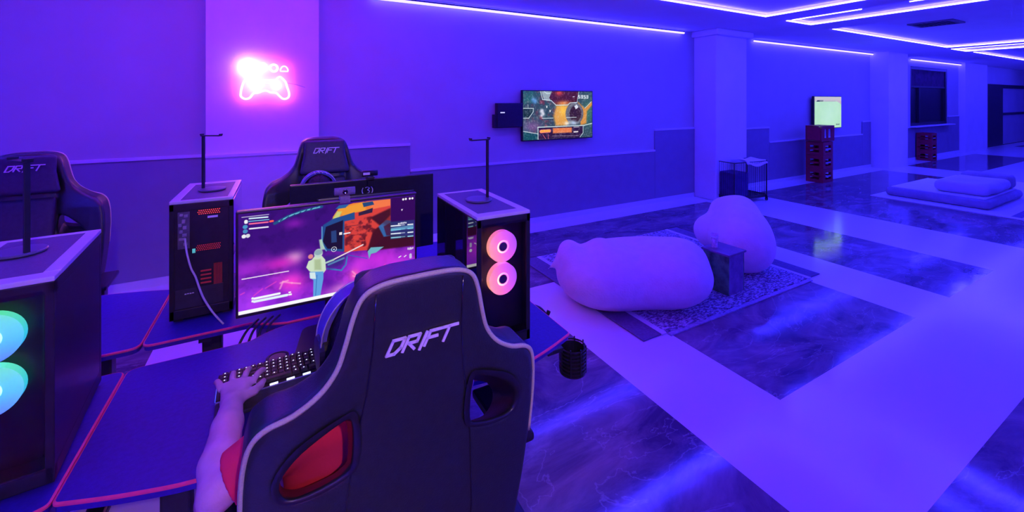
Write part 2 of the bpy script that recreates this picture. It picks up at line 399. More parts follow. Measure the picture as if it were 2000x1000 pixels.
t = thing('added_spotlight', 'added black spotlight, out of view behind the camera, put in to brighten the nearest chair', 'spotlight', (.2,-1.3,HC), 0)  # added fill lamp, no known fixture: lifts the near chair back, logo and piping
bm = bmesh.new(); lathe(bm, [(.045,-.02),(.045,0),(0,0)], 20); box(bm, -.01,.01,-.01,.01,-.08,-.02); obj('mount', bm, M_black, t)
aim = Vector((.15,1.15,.85))-Vector((.2,-1.3,HC-.12)); q_ = aim.to_track_quat('-Z','Y').to_matrix().to_4x4()
bm = bmesh.new(); lathe(bm, [(.0,.09),(.035,.09),(.038,.0),(.038,-.05),(.034,-.05),(.03,.02),(0,.02)], 24, Matrix.Translation((0,0,-.12))@q_); obj('lamp_head', bm, M_black, t)
sl = bpy.data.lights.new('fill_spot', 'SPOT'); sl.energy = 85; sl.color = (1.,.60,.62); sl.spot_size = math.radians(52); sl.spot_blend = .7; sl.shadow_soft_size = .03
so = bpy.data.objects.new('fill_spot', sl); C.objects.link(so); so.parent = t; so.matrix_local = Matrix.Translation((0,0,-.12))@q_@Matrix.Translation((0,0,-.055))

# ================================================================ NEON SIGN
M_neon = mat('pink_neon', (1,.6,.9), .5, emit=(1.,.085,.62), es=12.5, noise=(.01,3))
M_neoy = mat('yellow_neon', (1,.9,.6), .5, emit=(1.,.5,.10), es=9, noise=(.01,3))
M_neow = mat('white_neon', (1,.9,1), .5, emit=(.95,.3,.8), es=10, noise=(.01,3))
NW, NH = .545, .47     # sign coordinates: photo crop 1308 x 1000
def ns(px, py): return ((px-660)/1308*.66, 0, (500-py)/1000*.505)
t = thing('neon_sign', 'pink neon game controller sign glowing on the pale pilaster', 'neon sign', (-.13,4.455,1.79))
out = [(440,430),(390,480),(330,560),(300,660),(285,760),(290,820),(350,860),(420,840),(480,760),(550,750),(620,715),(680,710),(740,740),(830,750),(880,800),(930,850),(985,858),(1035,820),(1040,740),(1010,640),(985,550),(930,480),(890,455),(850,480),(825,515),(680,520),(530,520),(490,470)]
tubeo('controller_outline', catmull([ns(*p) for p in out], 4, closed=True), .0095, M_neon, t, closed=True)
for i, (cx, cy, r, m) in enumerate([(495,610,60,M_neoy),(835,615,60,M_neow)]):
    c = ns(cx, cy); 
    pts = [(c[0]+r*.0005*math.cos(a), -.004, c[2]+r*.0005*math.sin(a)) for a in np.linspace(0, 2*PI, 20, endpoint=False)]
    tubeo('thumb_stick', pts, .012, m, t, closed=True)
tubeo('touch_pad', [ns(620,570),ns(740,570)], .005, M_neon, t)
c = ns(390,290)
for rr, mm in ((.055,M_neoy),(.028,M_neoy)):
    tubeo('button_symbol', [(c[0]+rr*math.cos(a), -.004, c[2]+rr*math.sin(a)) for a in np.linspace(0, 2*PI, 28, endpoint=False)], .011, mm, t, closed=True)
c = ns(615,290); tubeo('button_symbol', [(c[0]+.034*math.cos(a), -.004, c[2]+.036*math.sin(a)) for a in np.linspace(0, 2*PI, 24, endpoint=False)], .0095, M_neow, t, closed=True)
c = ns(795,295); tubeo('button_symbol', [(c[0]+.030*math.cos(a), -.004, c[2]+.032*math.sin(a)) for a in np.linspace(0, 2*PI, 24, endpoint=False)], .0105, M_neon, t, closed=True)
c = ns(962,310); tubeo('button_symbol', [(c[0]+.032*math.cos(a), -.004, c[2]-.02+.048*math.sin(a)) for a in np.linspace(0, PI, 14)], .0065, M_neon, t, closed=True)
tubeo('power_lead', catmull([(.17,.0,-.03),(.25,.035,-.045),(.33,.038,-.07)],6), .003, M_wall, t)
# ================================================================ DESKS
def desk(label, x, y, rz, group, holder=False, grom=True):
    t = thing('gaming_desk', label, 'desk', (x, y, 0), rz, group)
    w = .694
    fr = catmull([(-w+.0,.045),(-.55,-.005),(-.40,-.035),(-.2,-.012),(0,.0),(.2,-.012),(.40,-.035),(.55,-.005),(w,.045)],5)
    bk = [(w,.56),(.40,.56)]+catmull([(.36,.56),(.30,.60),(.24,.622)],4)+catmull([(-.24,.622),(-.30,.60),(-.36,.56)],4)+[(-.40,.56),(-w,.56)]
    poly = round_poly(fr+bk, [.03 if i in (0,len(fr)-1) else (.03 if i in (len(fr), len(fr)+len(bk)-1) else .004) for i in range(len(fr)+len(bk))], 4)
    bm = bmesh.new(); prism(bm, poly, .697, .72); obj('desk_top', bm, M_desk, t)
    bm = bmesh.new(); tube(bm, [(a,b,.7155) for a,b in poly], .0048, 6, closed=True); obj('edge_trim', bm, M_red, t)
    boxo('under_frame', (-.6,.6,.1,.14,.655,.697), M_dark, t)
    boxo('under_frame', (-.6,.6,.42,.46,.655,.697), M_dark, t)
    for s in (-1, 1):
        bm = bmesh.new(); box(bm, s*.52-.035, s*.52+.035, .25, .31, .03, .697, bev=.006)
        box(bm, s*.52-.02, s*.52+.02, .06, .5, .655, .697)
        l = obj('leg', bm, M_dark, t)
        bm = bmesh.new(); box(bm, s*.52-.035, s*.52+.035, .02, .54, 0, .035, bev=.01); obj('foot', bm, M_black, l)
    for gx_ in ((-.27,.27) if grom else ()):
        bm = bmesh.new(); lathe(bm, [(.026,.719),(.034,.719),(.035,.7225),(.028,.724),(.026,.7222)], 24, Matrix.Translation((gx_,.40,0)))
        obj('cable_grommet', bm, M_black, t)
        bm = bmesh.new(); lathe(bm, [(0,.7206),(.026,.7206)], 20, Matrix.Translation((gx_,.40,0))); obj('grommet_cap', bm, mat('grommet_cap',(.35,.1,.25),.5,noise=(.1,20)), t)
    if holder:
        bm = bmesh.new(); box(bm, .60,.68,.13,.17,.60,.70,bev=.005); box(bm,.66,.735,.135,.165,.59,.605,bev=.003)
        h = obj('cup_holder', bm, M_black, t)
        bm = bmesh.new()
        for z in (.50,.515,.53,.545,.56,.575,.59):
            tube(bm, [(.79+.052*math.cos(a), .15+.052*math.sin(a), z) for a in np.linspace(0,2*PI,24,endpoint=False)], .0035, 6, closed=True)
        for a in np.linspace(0,2*PI,8,endpoint=False): tube(bm, [(.79+.054*math.cos(a),.15+.054*math.sin(a),.49),(.79+.054*math.cos(a),.15+.054*math.sin(a),.60)], .003, 6)
        lathe(bm, [(0,.487),(.054,.487),(.054,.495),(0,.495)], 24, Matrix.Translation((.79,.15,0)))
        lathe(bm, [(.040,.492),(.047,.492),(.048,.585),(.046,.585),(.045,.495)], 24, Matrix.Translation((.79,.15,0)))
        obj('cup_cage', bm, M_black, h)
        tubeo('headphone_hook', catmull([(.62,.36,.69),(.70,.36,.685),(.76,.36,.66),(.80,.36,.62),(.815,.36,.635)],5), .009, M_black, t)
    return t
YA, YB = 1.24, 2.51
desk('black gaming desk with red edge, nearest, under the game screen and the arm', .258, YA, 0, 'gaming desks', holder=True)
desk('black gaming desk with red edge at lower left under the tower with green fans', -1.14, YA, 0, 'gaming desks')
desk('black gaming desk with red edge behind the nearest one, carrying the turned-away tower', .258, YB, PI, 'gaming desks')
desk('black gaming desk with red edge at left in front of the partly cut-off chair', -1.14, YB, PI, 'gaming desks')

# ================================================================ COMPUTER TOWERS
def glow_mat(name, stops, axis, strength):
    m = bpy.data.materials.new(name); m.use_nodes = True; nt = m.node_tree; p = nt.nodes['Principled BSDF']; N = nt.nodes.new; L = nt.links.new
    tc = N('ShaderNodeTexCoord'); sp = N('ShaderNodeSeparateXYZ'); L(tc.outputs['Object'], sp.inputs[0])
    mr = N('ShaderNodeMapRange'); mr.inputs['From Min'].default_value = -.056; mr.inputs['From Max'].default_value = .056
    vm = N('ShaderNodeVectorMath'); vm.operation = 'DOT_PRODUCT'; vm.inputs[1].default_value = axis
    L(tc.outputs['Object'], vm.inputs[0]); L(vm.outputs['Value'], mr.inputs['Value'])
    r = N('ShaderNodeValToRGB'); r.color_ramp.elements[0].color = (*stops[0][1],1); r.color_ramp.elements[0].position = stops[0][0]
    r.color_ramp.elements[1].color = (*stops[-1][1],1); r.color_ramp.elements[1].position = stops[-1][0]
    for q, c in stops[1:-1]: e = r.color_ramp.elements.new(q); e.color = (*c,1)
    L(mr.outputs['Result'], r.inputs['Fac']); L(r.outputs['Color'], p.inputs['Emission Color']); p.inputs['Emission Strength'].default_value = strength
    p.inputs['Base Color'].default_value = (.6,.6,.6,1); return m
FW = [glow_mat('warm_fan_glow', [(0,srgb(255,165,110)),(.35,srgb(255,120,160)),(.6,srgb(235,90,200)),(1,srgb(150,70,235))], (.85,0,.25), 1.0),
      glow_mat('warm_fan_hub_glow', [(0,(1.6,1.1,.5)),(.5,(1.3,.5,.7)),(1,(.9,.2,.8))], (2.2,0,.6), 1.3)]
FG = [glow_mat('green_fan_glow', [(0,srgb(60,120,235)),(.45,srgb(40,200,225)),(1,srgb(90,235,150))], (0,0,1), 1.0),
      glow_mat('green_fan_hub_glow', [(0,srgb(120,220,255)),(1,srgb(210,255,240))], (0,0,2.), 1.5)]
M_glass = mat('clear_glass', (.92,.92,.96), .0, trans=1., ior=1.12, noise=(.01,2))
M_tint = mat('tinted_side_glass', (.012,.010,.022), .03, ior=2.3, coat=1., noise=(.1,1))
M_topf = mat('tower_top_frame', (.62,.6,.68), .3, noise=(.04,20))
M_topm = mat('tower_top_filter', (.10,.085,.16), .5, noise=(.2,300))
M_redglow = mat('red_inside_glow', (.3,.02,.02), .5, emit=(1,.06,.05), es=1.1, noise=(.1,30))
M_redim = mat('dim_red_inside_glow', (.2,.02,.02), .5, emit=(.25,.01,.02), es=.5, noise=(.2,30))
M_white = mat('white_marking', (.85,.85,.88), .5, noise=(.03,30))
def tower(label, x, y, rz, glow, back=False):
    t = thing('computer_tower', label, 'computer tower', (x, y, .72), rz, 'computer towers')
    w, d, h = .105, .21, .48
    bm = bmesh.new()
    for a in (-1,1):
        for b in (-1,1): box(bm, a*w-(.016 if a>0 else 0), a*w+(.016 if a<0 else 0), b*d-(.02 if b>0 else 0), b*d+(.02 if b<0 else 0), .012, h-.012, bev=.002)
    box(bm, -w, w, -d, d, .012, .05, bev=.003); box(bm, -w, w, -d, d, h-.04, h-.012, bev=.002); box(bm, w-.006, w-.0005, -d+.01, d-.01, .04, h-.03)
    box(bm, -w+.02, w-.01, -d+.045, -d+.05, .05, h-.04)
    obj('case', bm, M_black, t)
    bm = bmesh.new()
    box(bm, -w, w, -d, -d+.045, h-.012, h, bev=.003); box(bm, -w, w, d-.02, d, h-.012, h, bev=.003)
    box(bm, -w, -w+.022, -d+.045, d-.02, h-.012, h, bev=.002); box(bm, w-.03, w, -d+.045, d-.02, h-.012, h, bev=.002)
    obj('top_frame', bm, M_topf, t)
    boxo('dust_filter', (-w+.022, w-.03, -d+.045, d-.02, h-.010, h-.002), M_topm, t)
    boxo('side_glass', (-w-.001, -w+.004, -d+.004, d-.004, .03, h-.014), M_tint, t, bev=.001)
    boxo('front_glass', (-w+.018, w-.018, -d-.001, -d+.003, .045, h-.03), M_glass, t)
    if glow:
        for fz in (.245,.36):
            f = bpy.data.objects.new('fan', None); C.objects.link(f)
            bm = bmesh.new()
            lathe(bm, [(.052,-.012),(.055,-.012),(.055,.010),(.052,.010)], 40, Matrix.Rotation(PI/2,4,'X'))
            f2 = obj('fan', bm, glow[0], t, (0,-d+.022,fz)); bpy.data.objects.remove(f)
            bm = bmesh.new()
            for kk in range(9):
                a0 = kk*2*PI/9; n = 6; A = []; B = []
                for i in range(n+1):
                    r = .021+(.051-.021)*i/n; sw = .25*i/n
                    A.append((r*math.cos(a0+sw), -.006, r*math.sin(a0+sw))); B.append((r*math.cos(a0+sw+.63), .003, r*math.sin(a0+sw+.63)))
                mid = [((p[0]+q[0])/2*1.03, -.004, (p[2]+q[2])/2*1.03) for p, q in zip(A, B)]
                va = [bm.verts.new(p) for p in A]; vm_ = [bm.verts.new(p) for p in mid]; vb = [bm.verts.new(p) for p in B]
                va2 = [bm.verts.new((p[0],p[1]+.002,p[2])) for p in A]; vm2 = [bm.verts.new((p[0],p[1]+.002,p[2])) for p in mid]; vb2 = [bm.verts.new((p[0],p[1]+.002,p[2])) for p in B]
                for i in range(n):
                    for P, Q in ((va,vm_),(vm_,vb),(vm2,va2),(vb2,vm2)): bm.faces.new((P[i],P[i+1],Q[i+1],Q[i]))
            obj('blades', bm, glow[0], f2, smooth=True)
            bm = bmesh.new(); tube(bm, [(.0205*math.cos(a),-.008,.0205*math.sin(a)) for a in np.linspace(0,2*PI,28,endpoint=False)], .0035, 6, closed=True); obj('hub_ring', bm, glow[1], f2)
            bm = bmesh.new(); lathe(bm, [(0,.012),(.014,.012),(.0175,.008),(.0175,-.005),(0,-.005)], 24, Matrix.Rotation(PI/2,4,'X')); obj('hub', bm, mat('fan_hub',(.12,.06,.14),.35,noise=(.1,30)), f2)
    if back:    # back wall detail, local +y
        yb = d
        boxo('back_panel', (-w+.01,w-.008,yb-.006,yb-.002,.05,h-.04), M_black, t)
        bm = bmesh.new(); R = random.Random(3)
        for r_ in range(3):
            for c_ in range(11): box(bm, -.058+c_*.0068+(r_%2)*.0034-.0017, -.058+c_*.0068+(r_%2)*.0034+.0017, yb-.002, yb-.0005, h-.045-r_*.007-.0015, h-.045-r_*.007+.0015)
        obj('top_vent_glow', bm, M_redglow, t)
        bm = bmesh.new()
        for r_ in range(4):
            for c_ in range(13): box(bm, -.060+c_*.0062+(r_%2)*.0031-.0014, -.060+c_*.0062+(r_%2)*.0031+.0014, yb-.002, yb-.0005, .295-r_*.0065-.0014, .295-r_*.0065+.0014)
        obj('middle_vent_glow', bm, mat('red_vent_glow', (.3,.02,.03), .5, emit=(.8,.03,.08), es=.55, noise=(.3,200)), t)
        boxo('green_indicator', (.022,.032,yb-.002,yb-.0003,.268,.285), mat('green_indicator', (.1,.5,.4), .5, emit=(.1,.6,.45), es=.6, noise=(.2,100)), t)
        boxo('badge', (-.052,-.018,yb-.003,yb,h-.078,h-.070), M_white, t)
        bm = bmesh.new()
        for c_ in range(6): box(bm, -.066+c_*.005, -.064+c_*.005, yb-.002, yb-.0005, .13, .215)
        for q in range(4): box(bm, -.03+.0,.005, yb-.002, yb-.0005, .14+q*.016, .146+q*.016)
        obj('slot_glow', bm, M_redim, t)
        bm = bmesh.new()
        for q, (px_, pz_, ww, hh) in enumerate([(.052,.42,.012,.010),(.066,.425,.01,.008),(.058,.40,.011,.014),(.07,.385,.01,.012),(.055,.375,.012,.012),(.066,.36,.01,.01),(.056,.345,.014,.012),(.063,.33,.02,.008),(.052,.31,.012,.01)]):
            box(bm, px_-ww/2, px_+ww/2, yb-.004, yb+.006+.003*(q%3), pz_-hh/2, pz_+hh/2, bev=.001)
        obj('port_plugs', bm, mat('port_metal', (.42,.42,.45), .35, metal=.5, noise=(.2,80)), t)
        boxo('port_plate', (.040,.078,yb-.003,yb+.001,.29,.435), mat('port_plate', (.16,.16,.19), .4, metal=.5, noise=(.2,40)), t)
        boxo('power_supply', (-.07,.085,yb-.004,yb+.001,.055,.13), mat('psu_plate', (.035,.035,.045), .5, noise=(.2,30)), t)
        bm = bmesh.new(); 
        for q in range(4): box(bm, .05-q*.008, .056-q*.008, yb, yb+.0025, .108+.001*(q%2), .112)
        obj('psu_markings', bm, M_white, t)
    for a in (-1,1):
        for b in (-1,1):
            boxo('foot', (a*.08-.015,a*.08+.015,b*.17-.02,b*.17+.02,0,.013), M_black, t)
    return t
tower('black computer tower with two pink and orange glowing fans, right of the game screen', .688, 1.515, 0, FW)
tower('black computer tower with two green and cyan glowing fans at the left edge', -.575, 1.535, .09, FG)
tower('dark computer tower turned away, its cabled back lit red inside, left of the game screen', -.28, 2.29, PI, None, True)
# white cable hanging from the back of the turned-away tower
def P_of(px, py, y):      # real position of a point measured on a known vertical plane
    f, r, u = 819., px-1000., 195.-py; dx, dy = .482*f+.876*r, .876*f-.482*r; k = y/dy; return (dx*k, y, 1.6+u*k)
pts = [(361,466),(363,485),(367,505),(373,525),(381,540),(388,560),(396,580),(408,600),(420,616),(436,633)]
pp = [P_of(a, b, 2.055-.012*i) for i, (a, b) in enumerate(pts)]
tag(tubeo('power_cable', catmull(pp, 5), .0035, mat('grey_white_cable', (.6,.55,.66), .4, noise=(.05,40))), 'pale cable curving down the back of the turned-away tower', 'cable')
# cables bunched between the desks
for i in range(4):
    x = -.14+.025*i
    o = tubeo('desk_cable', catmull([(x+.06,1.93,.735),(x+.02,1.87,.72),(x-.02+.01*i,1.84,.64),(x-.06,1.86,.52-.03*i),(x+.05*(i%2),1.88,.45),(x+.1,1.9,.5)],6), .0045, M_black)
    tag(o, 'thin black cable hanging in the gap between the two rows of desks', 'cable', 'black cables in the desk gap')

# ================================================================ HEADPHONE STANDS
def hstand(label, x, y, rz):
    t = thing('headphone_stand', label, 'headphone stand', (x, y, 1.2), rz, 'headphone stands')
    bm = bmesh.new(); lathe(bm, [(0,0),(.050,0),(.052,.002),(.052,.005),(.050,.007),(0,.007)], 40); obj('base', bm, mat('stand_base', (.13,.12,.2), .3, noise=(.05,20)), t, smooth=False)
    boxo('pole', (.036,.044,-.006,.006,.006,.243), M_black, t, bev=.0015)
    bm = bmesh.new(); box(bm, -.038,.046,-.011,.011,.238,.243,bev=.0015); box(bm, -.040,-.036,-.011,.011,.243,.249,bev=.001); box(bm,.044,.048,-.011,.011,.243,.249,bev=.001)
    obj('hanger_arm', bm, M_black, t); return t
hstand('black headphone stand on the tower with pink fans', .69, 1.53, .1)
hstand('black headphone stand on the turned-away tower', -.27, 2.28, PI-.5)
hstand('black headphone stand on the tower with green fans', -.60, 1.58, -.9)
# ================================================================ SCREEN PICTURES
def homog(src, dst):
    A = []; b = []
    for (x, y), (u, v) in zip(src, dst):
        A += [[x,y,1,0,0,0,-u*x,-u*y],[0,0,0,x,y,1,-v*x,-v*y]]; b += [u, v]
    h = np.append(np.linalg.solve(np.array(A, float), np.array(b, float)), 1).reshape(3,3)
    return lambda x, y: tuple((h@np.array([x,y,1]))[:2]/(h@np.array([x,y,1]))[2])
U = homog([(58,155),(1432,32),(1424,676),(38,955)], [(0,0),(1,0),(1,1),(0,1)])
def q(*pts): return [U(x, y) for x, y in pts]
P = Pic(560, 315)
P.a[:] = np.array((58,12,120))/255
nz = P.noise(6, 3); nz2 = P.noise(14, 5)
P.blend(np.clip((P.Y-.42)*2.4, 0, 1)*.9, (150,40,225))
P.blend(np.clip((nz-.45)*2.2, 0, .6)*np.clip(P.Y*1.6-.5,0,1), (215,60,235))
P.blend(np.clip((.48-nz2)*2.5, 0, .8)*np.clip(1.2-P.Y,0,1), (38,6,95))
for (x, y, rx, ry, c, a) in [(500,500,.05,.06,(240,190,225),.8),(380,545,.09,.06,(235,40,200),.7),(470,690,.08,.09,(255,60,215),.9),(100,580,.1,.08,(190,50,235),.6),(1000,560,.06,.1,(225,60,240),.7),(1150,520,.12,.13,(220,50,235),.8),(1300,560,.1,.1,(215,55,235),.8),(820,750,.06,.06,(240,150,235),.8),(960,640,.03,.06,(255,90,190),.9),(500,235,.05,.05,(150,30,190),.7),(80,900,.12,.15,(170,60,250),.7)]:
    u, v = U(x, y); P.glow(u, v, rx, ry, c, a)
P.glow(*U(620,560), .05, .22, (70,15,140), .75); P.glow(*U(760,700), .06, .12, (80,15,150), .7)
# streaks of fire
for a in ([(375,745),(400,690),(470,700),(535,705)],[(380,700),(440,680)],[(945,615),(1000,670),(1000,745)],[(1010,690),(1105,665)],[(950,650),(985,660)]): P.line(q(*a), .012, (255,170,215), .9, .008)
for a in ([(165,800),(235,745)],[(260,740),(345,690)],[(1160,600),(1200,560)],[(1240,580),(1300,550)],[(60,790),(90,775)]): P.line(q(*a), .009, (250,70,200), .8, .006)
# helicopter tail boom and rotor
P.line(q((345,232),(450,180),(560,140),(715,108)), .030, (30,80,130), 1, .004); P.line(q((380,215),(480,168),(600,132),(700,110)), .012, (110,190,215), 1, .003)
for i in range(7): a = (390+i*48, 212-i*17); P.line(q(a,(a[0]+18,a[1]-14)), .01, (25,60,110), .9)
# helicopter body
P.poly(q((800,190),(850,120),(960,85),(1245,60),(1245,170),(1100,200),(970,200),(800,240)), (235,120,45))
P.poly(q((840,125),(1000,88),(1040,78),(1060,140),(880,190)), (240,160,45), .9, .01)
P.poly(q((1060,75),(1245,60),(1245,140),(1130,160)), (245,120,70), .9, .01)
P.poly(q((1030,85),(1110,75),(1120,100),(1040,118)), (30,70,120)); P.poly(q((820,130),(850,100),(930,92),(900,120)), (40,95,160))
P.poly(q((795,210),(835,145),(870,150),(850,200)), (190,225,140), .8, .01)
P.poly(q((970,160),(1245,110),(1245,300),(1150,390),(1060,450),(880,465),(885,220)), (215,65,55))
P.poly(q((1090,200),(1245,130),(1245,180),(1170,260),(1110,300),(1060,460),(1420,420),(1420,350),(1240,330)), (60,12,25), .95, .01)
mm = np.clip((P.noise(20, 9)-.46)*5, 0, 1); reg = np.zeros_like(P.X); rr_ = Pic(560,315); rr_.poly(q((890,250),(1110,180),(1150,300),(1060,440),(890,440)), (255,255,255), 1, .01); P.blend(mm*rr_.a[...,0]*.8, (80,15,30))
P.poly(q((1000,160),(1110,125),(1105,160),(1000,185)), (45,30,60)); P.poly(q((725,250),(800,205),(970,155),(970,210),(890,225),(885,460),(740,450),(700,400)), (32,75,140))
P.poly(q((745,265),(880,215),(875,290),(870,440),(755,435),(720,380)), (22,14,48)); P.line(q((715,265),(712,400),(745,452)), .012, (90,150,200))
P.poly(q((785,300),(825,292),(828,385),(785,390)), (40,70,130), .9, .004); P.poly(q((690,365),(712,360),(735,440),(700,445)), (180,215,190), .9, .005)
P.line(q((900,265),(1000,255)), .004, (30,20,50)); P.poly(q((1150,270),(1210,220),(1245,225),(1245,340),(1190,350)), (50,110,180), .9, .006); P.poly(q((1190,270),(1245,240),(1245,340),(1210,340)), (70,25,60), .9, .006)
P.poly(q((1065,460),(1090,430),(1190,425),(1130,470),(1090,480),(1075,520)), (110,180,195)); P.poly(q((1100,200),(1250,130),(1250,290)), (70,20,30), .5, .02)
P.line(q((905,485),(1060,515)), .009, (70,90,190)); P.line(q((750,590),(860,605),(895,560),(905,500)), .016, (60,125,190)); P.poly(q((730,490),(900,480),(880,560),(760,600),(725,560)), (45,40,120), .7, .02); P.line(q((760,560),(880,510)), .02, (90,150,190), .8)
# soldier seen from behind with a rifle
P.line(q((790,525),(1030,408)), .014, (240,215,220)); P.line(q((740,545),(800,522)), .02, (170,200,190))
P.poly(q((630,520),(655,490),(710,490),(735,520),(740,600),(720,625),(640,625),(610,610),(585,580),(605,530)), (205,225,195)); P.ell(*U(683,470), .024, .048, (190,215,205), 1, .2); P.ell(*U(684,462), .022, .03, (120,150,170), .7, .3)
P.ell(*U(622,495), .014, .025, (240,150,140), .9, .3); P.poly(q((612,615),(720,612),(718,670),(690,810),(635,812),(640,680),(610,660)), (95,160,225)); P.poly(q((610,620),(655,618),(660,670),(615,668)), (225,240,235), .9); P.line(q((668,640),(655,800)), .006, (50,110,180)); P.poly(q((650,520),(700,515),(705,600),(650,600)), (150,170,120), .6, .01)
P.ell(*U(805,440), .016, .028, (240,240,245), 1, .15, .2); P.ell(*U(805,440), .004, .006, (255,255,255))
P.rect(*U(848,310), *U(870,328), (235,225,225)); P.line(q((885,322),(930,314)), .014, (245,235,240)) 
# head-up display
P.poly(q((1248,55),(1430,45),(1430,225),(1245,240)), (50,5,85)); P.poly(q((1325,140),(1340,138),(1330,155)), (235,225,240))
for i, (x, y) in enumerate([(1342,65),(1362,62),(1392,60),(1412,58)]): P.ell(*U(x, y), .007, .013, (245,245,250), 1, .3)
P.poly(q((1240,235),(1425,222),(1420,350),(1240,372)), (40,60,110), .75)
for y in (240,): P.blobs(*U(1300,y+2), *U(1365,y+10), 4, (235,235,245), 2)
for y, c in ((265,(235,240,250)),(295,(120,200,220)),(325,(230,240,250)),(355,(140,200,220))):
    P.line(q((1248,y+3),(1318,y-2)), .014, c); P.line(q((1325,y-3),(1350,y-5)), .012, c, .6); P.line(q((1375,y-6),(1412,y-9)), .014, c)
P.rect(*U(1246,283), *U(1418,286), (120,200,230), .6)
for y, n, c in ((190,5,(215,245,250)),(232,6,(255,110,150)),(270,6,(240,240,250))):
    for i in range(n*3):
        P.line(q((145+i*150/(n*3),y-i*.7),(145+(i+.6)*150/(n*3),y-i*.7)), .014, c, .95)
P.line(q((140,212),(300,200)), .008, (120,215,235)); P.line(q((85,180),(300,160)), .006, (220,220,240)); P.line(q((310,215),(330,212)), .02, (255,90,80)); P.ell(*U(118,215), .009, .02, (240,240,245)); P.rect(*U(106,225), *U(130,228), (240,240,250)); P.ell(*U(110,255), .012, .02, (70,150,200)); P.ell(*U(110,290), .012, .02, (70,140,190)); P.ell(*U(98,330), .011, .019, (235,235,240)); P.ell(*U(130,325), .011, .019, (215,215,225))
for i in range(9): P.line(q((75+i*42,668-i*7),(110+i*42,663-i*7)), .010, (240,225,245))
P.line(q((170,822),(370,782)), .022, (245,250,252)); P.line(q((170,845),(430,795)), .026, (225,245,250)); P.ell(*U(155,820), .006, .012, (240,240,250)); P.ell(*U(155,843), .006, .012, (240,240,250)); P.rect(*U(442,770), *U(462,778), (245,245,250)); P.rect(*U(442,787), *U(468,795), (245,245,250))
P.poly(q((1122,625),(1168,616),(1168,670),(1122,680)), (250,245,252)); P.poly(q((1176,612),(1228,600),(1228,655),(1176,666)), (250,245,252))
P.line(q((1303,510),(1318,500)), .012, (235,225,245)); P.line(q((1345,505),(1358,495)), .012, (235,225,245)); P.line(q((1392,490),(1392,510)), .03, (200,190,230)); P.ell(*U(1392,545), .011, .02, (240,240,250)); P.blobs(*U(1370,435), *U(1415,448), 3, (240,240,250), 7)
P.rect(0, .965, 1, 1, (250,250,252)); P.blend(np.clip((.5-np.abs(P.noise(60,11,1)-.5))*.0, 0, 1), (0,0,0))
picA = P
# space shooter on the wall television
U = homog([(535,155),(1492,162),(1492,788),(530,828)], [(0,0),(1,0),(1,1),(0,1)])
P = Pic(300, 168); P.a[:] = np.array((48,70,85))/255
n1, n2 = P.noise(5, 21), P.noise(9, 22)
P.blend(np.clip((n1-.45)*3,0,.7)*np.clip(1-P.X*1.6,0,1), (30,110,110)); P.blend(np.clip((n2-.5)*4,0,.8)*np.clip(1-abs(P.X-.3)*3,0,1), (150,45,60))
P.glow(*U(650,640), .14, .12, (130,85,150), .8); P.glow(*U(1430,450), .1, .35, (60,120,90), .8)
P.poly(q((780,155),(940,155),(900,280),(820,275)), (150,165,175)); P.poly(q((930,155),(1300,160),(1280,300),(1160,320),(1000,345),(930,285),(890,250)), (70,22,25)); P.glow(*U(1030,180), .05, .06, (220,70,50), .9); P.glow(*U(1090,320), .1, .05, (240,130,60), .9)
P.poly(q((990,350),(1160,350),(1200,500),(1130,630),(980,630),(950,500)), (235,165,60), .95, .03); P.glow(*U(1080,420), .05, .12, (255,200,50), .9)
P.poly(q((1290,300),(1390,390),(1492,290),(1492,350),(1420,430),(1410,600),(1330,630)), (235,150,40), .9, .02); P.ell(*U(1245,465), .135, .24, (95,95,105), 1, .05); P.ell(*U(1262,470), .095, .18, (50,25,30), 1, .1); P.ell(*U(1240,465), .12, .22, (120,125,135), .6, .06, .12)
P.poly(q((1240,360),(1275,340),(1300,375),(1262,405)), (220,225,235)); P.glow(*U(1230,590), .05, .05, (180,205,235), .9); P.glow(*U(1140,600), .04, .04, (250,240,220), .9)
for a, w in (([(770,155),(800,270),(920,285),(985,348),(1150,345),(1180,315),(1280,310)],.014),([(1280,305),(1305,160)],.01),([(535,390),(675,392),(670,440),(610,525),(535,525)],.012),([(600,340),(602,390)],.008),([(790,528),(945,525)],.012),([(1130,518),(1270,515)],.012),([(730,650),(1380,628),(1490,600)],.016),([(735,650),(735,820)],.014),([(535,705),(730,740)],.012),([(1365,640),(1365,730),(1320,790)],.012),([(820,160),(860,190),(905,185)],.012),([(1390,390),(1480,300)],.012)): P.line(q(*a), w, (225,245,245), .95, .004)
P.poly(q((540,400),(665,402),(660,440),(605,515),(540,515)), (20,45,50), .9); P.poly(q((742,660),(1360,640),(1360,730),(1310,795),(742,815)), (45,20,50), .95)
P.poly(q((535,712),(728,745),(728,818),(535,826)), (15,75,85), .9); P.line(q((775,708),(895,700)), .07, (250,130,110)); P.line(q((780,706),(890,699)), .045, (255,170,60)); P.poly(q((940,665),(1205,655),(1205,725),(940,735)), (240,130,60), .95, .01); P.line(q((800,750),(840,810)), .008, (250,130,140)); P.line(q((875,745),(875,810)), .008, (250,130,140)); P.line(q((930,770),(1300,770)), .008, (200,190,210), .7)
P.line(q((1235,718),(1290,714)), .025, (240,230,230)); P.line(q((1235,652),(1305,648)), .02, (230,220,230), .7)
for x, y, r in ((690,285,.035),(700,300,.02),(665,270,.02)): P.glow(*U(x, y), r, r*1.6, (90,150,220), .8)
for x, y in ((795,420),(800,450),(785,490),(810,470),(780,430)): P.glow(*U(x, y), .02, .035, (225,225,240), .9)
P.rect(*U(850,355), *U(866,385), (220,225,230)); P.rect(*U(895,412), *U(910,442), (220,225,230)); P.line(q((1222,232),(1245,230)), .012, (235,240,245))
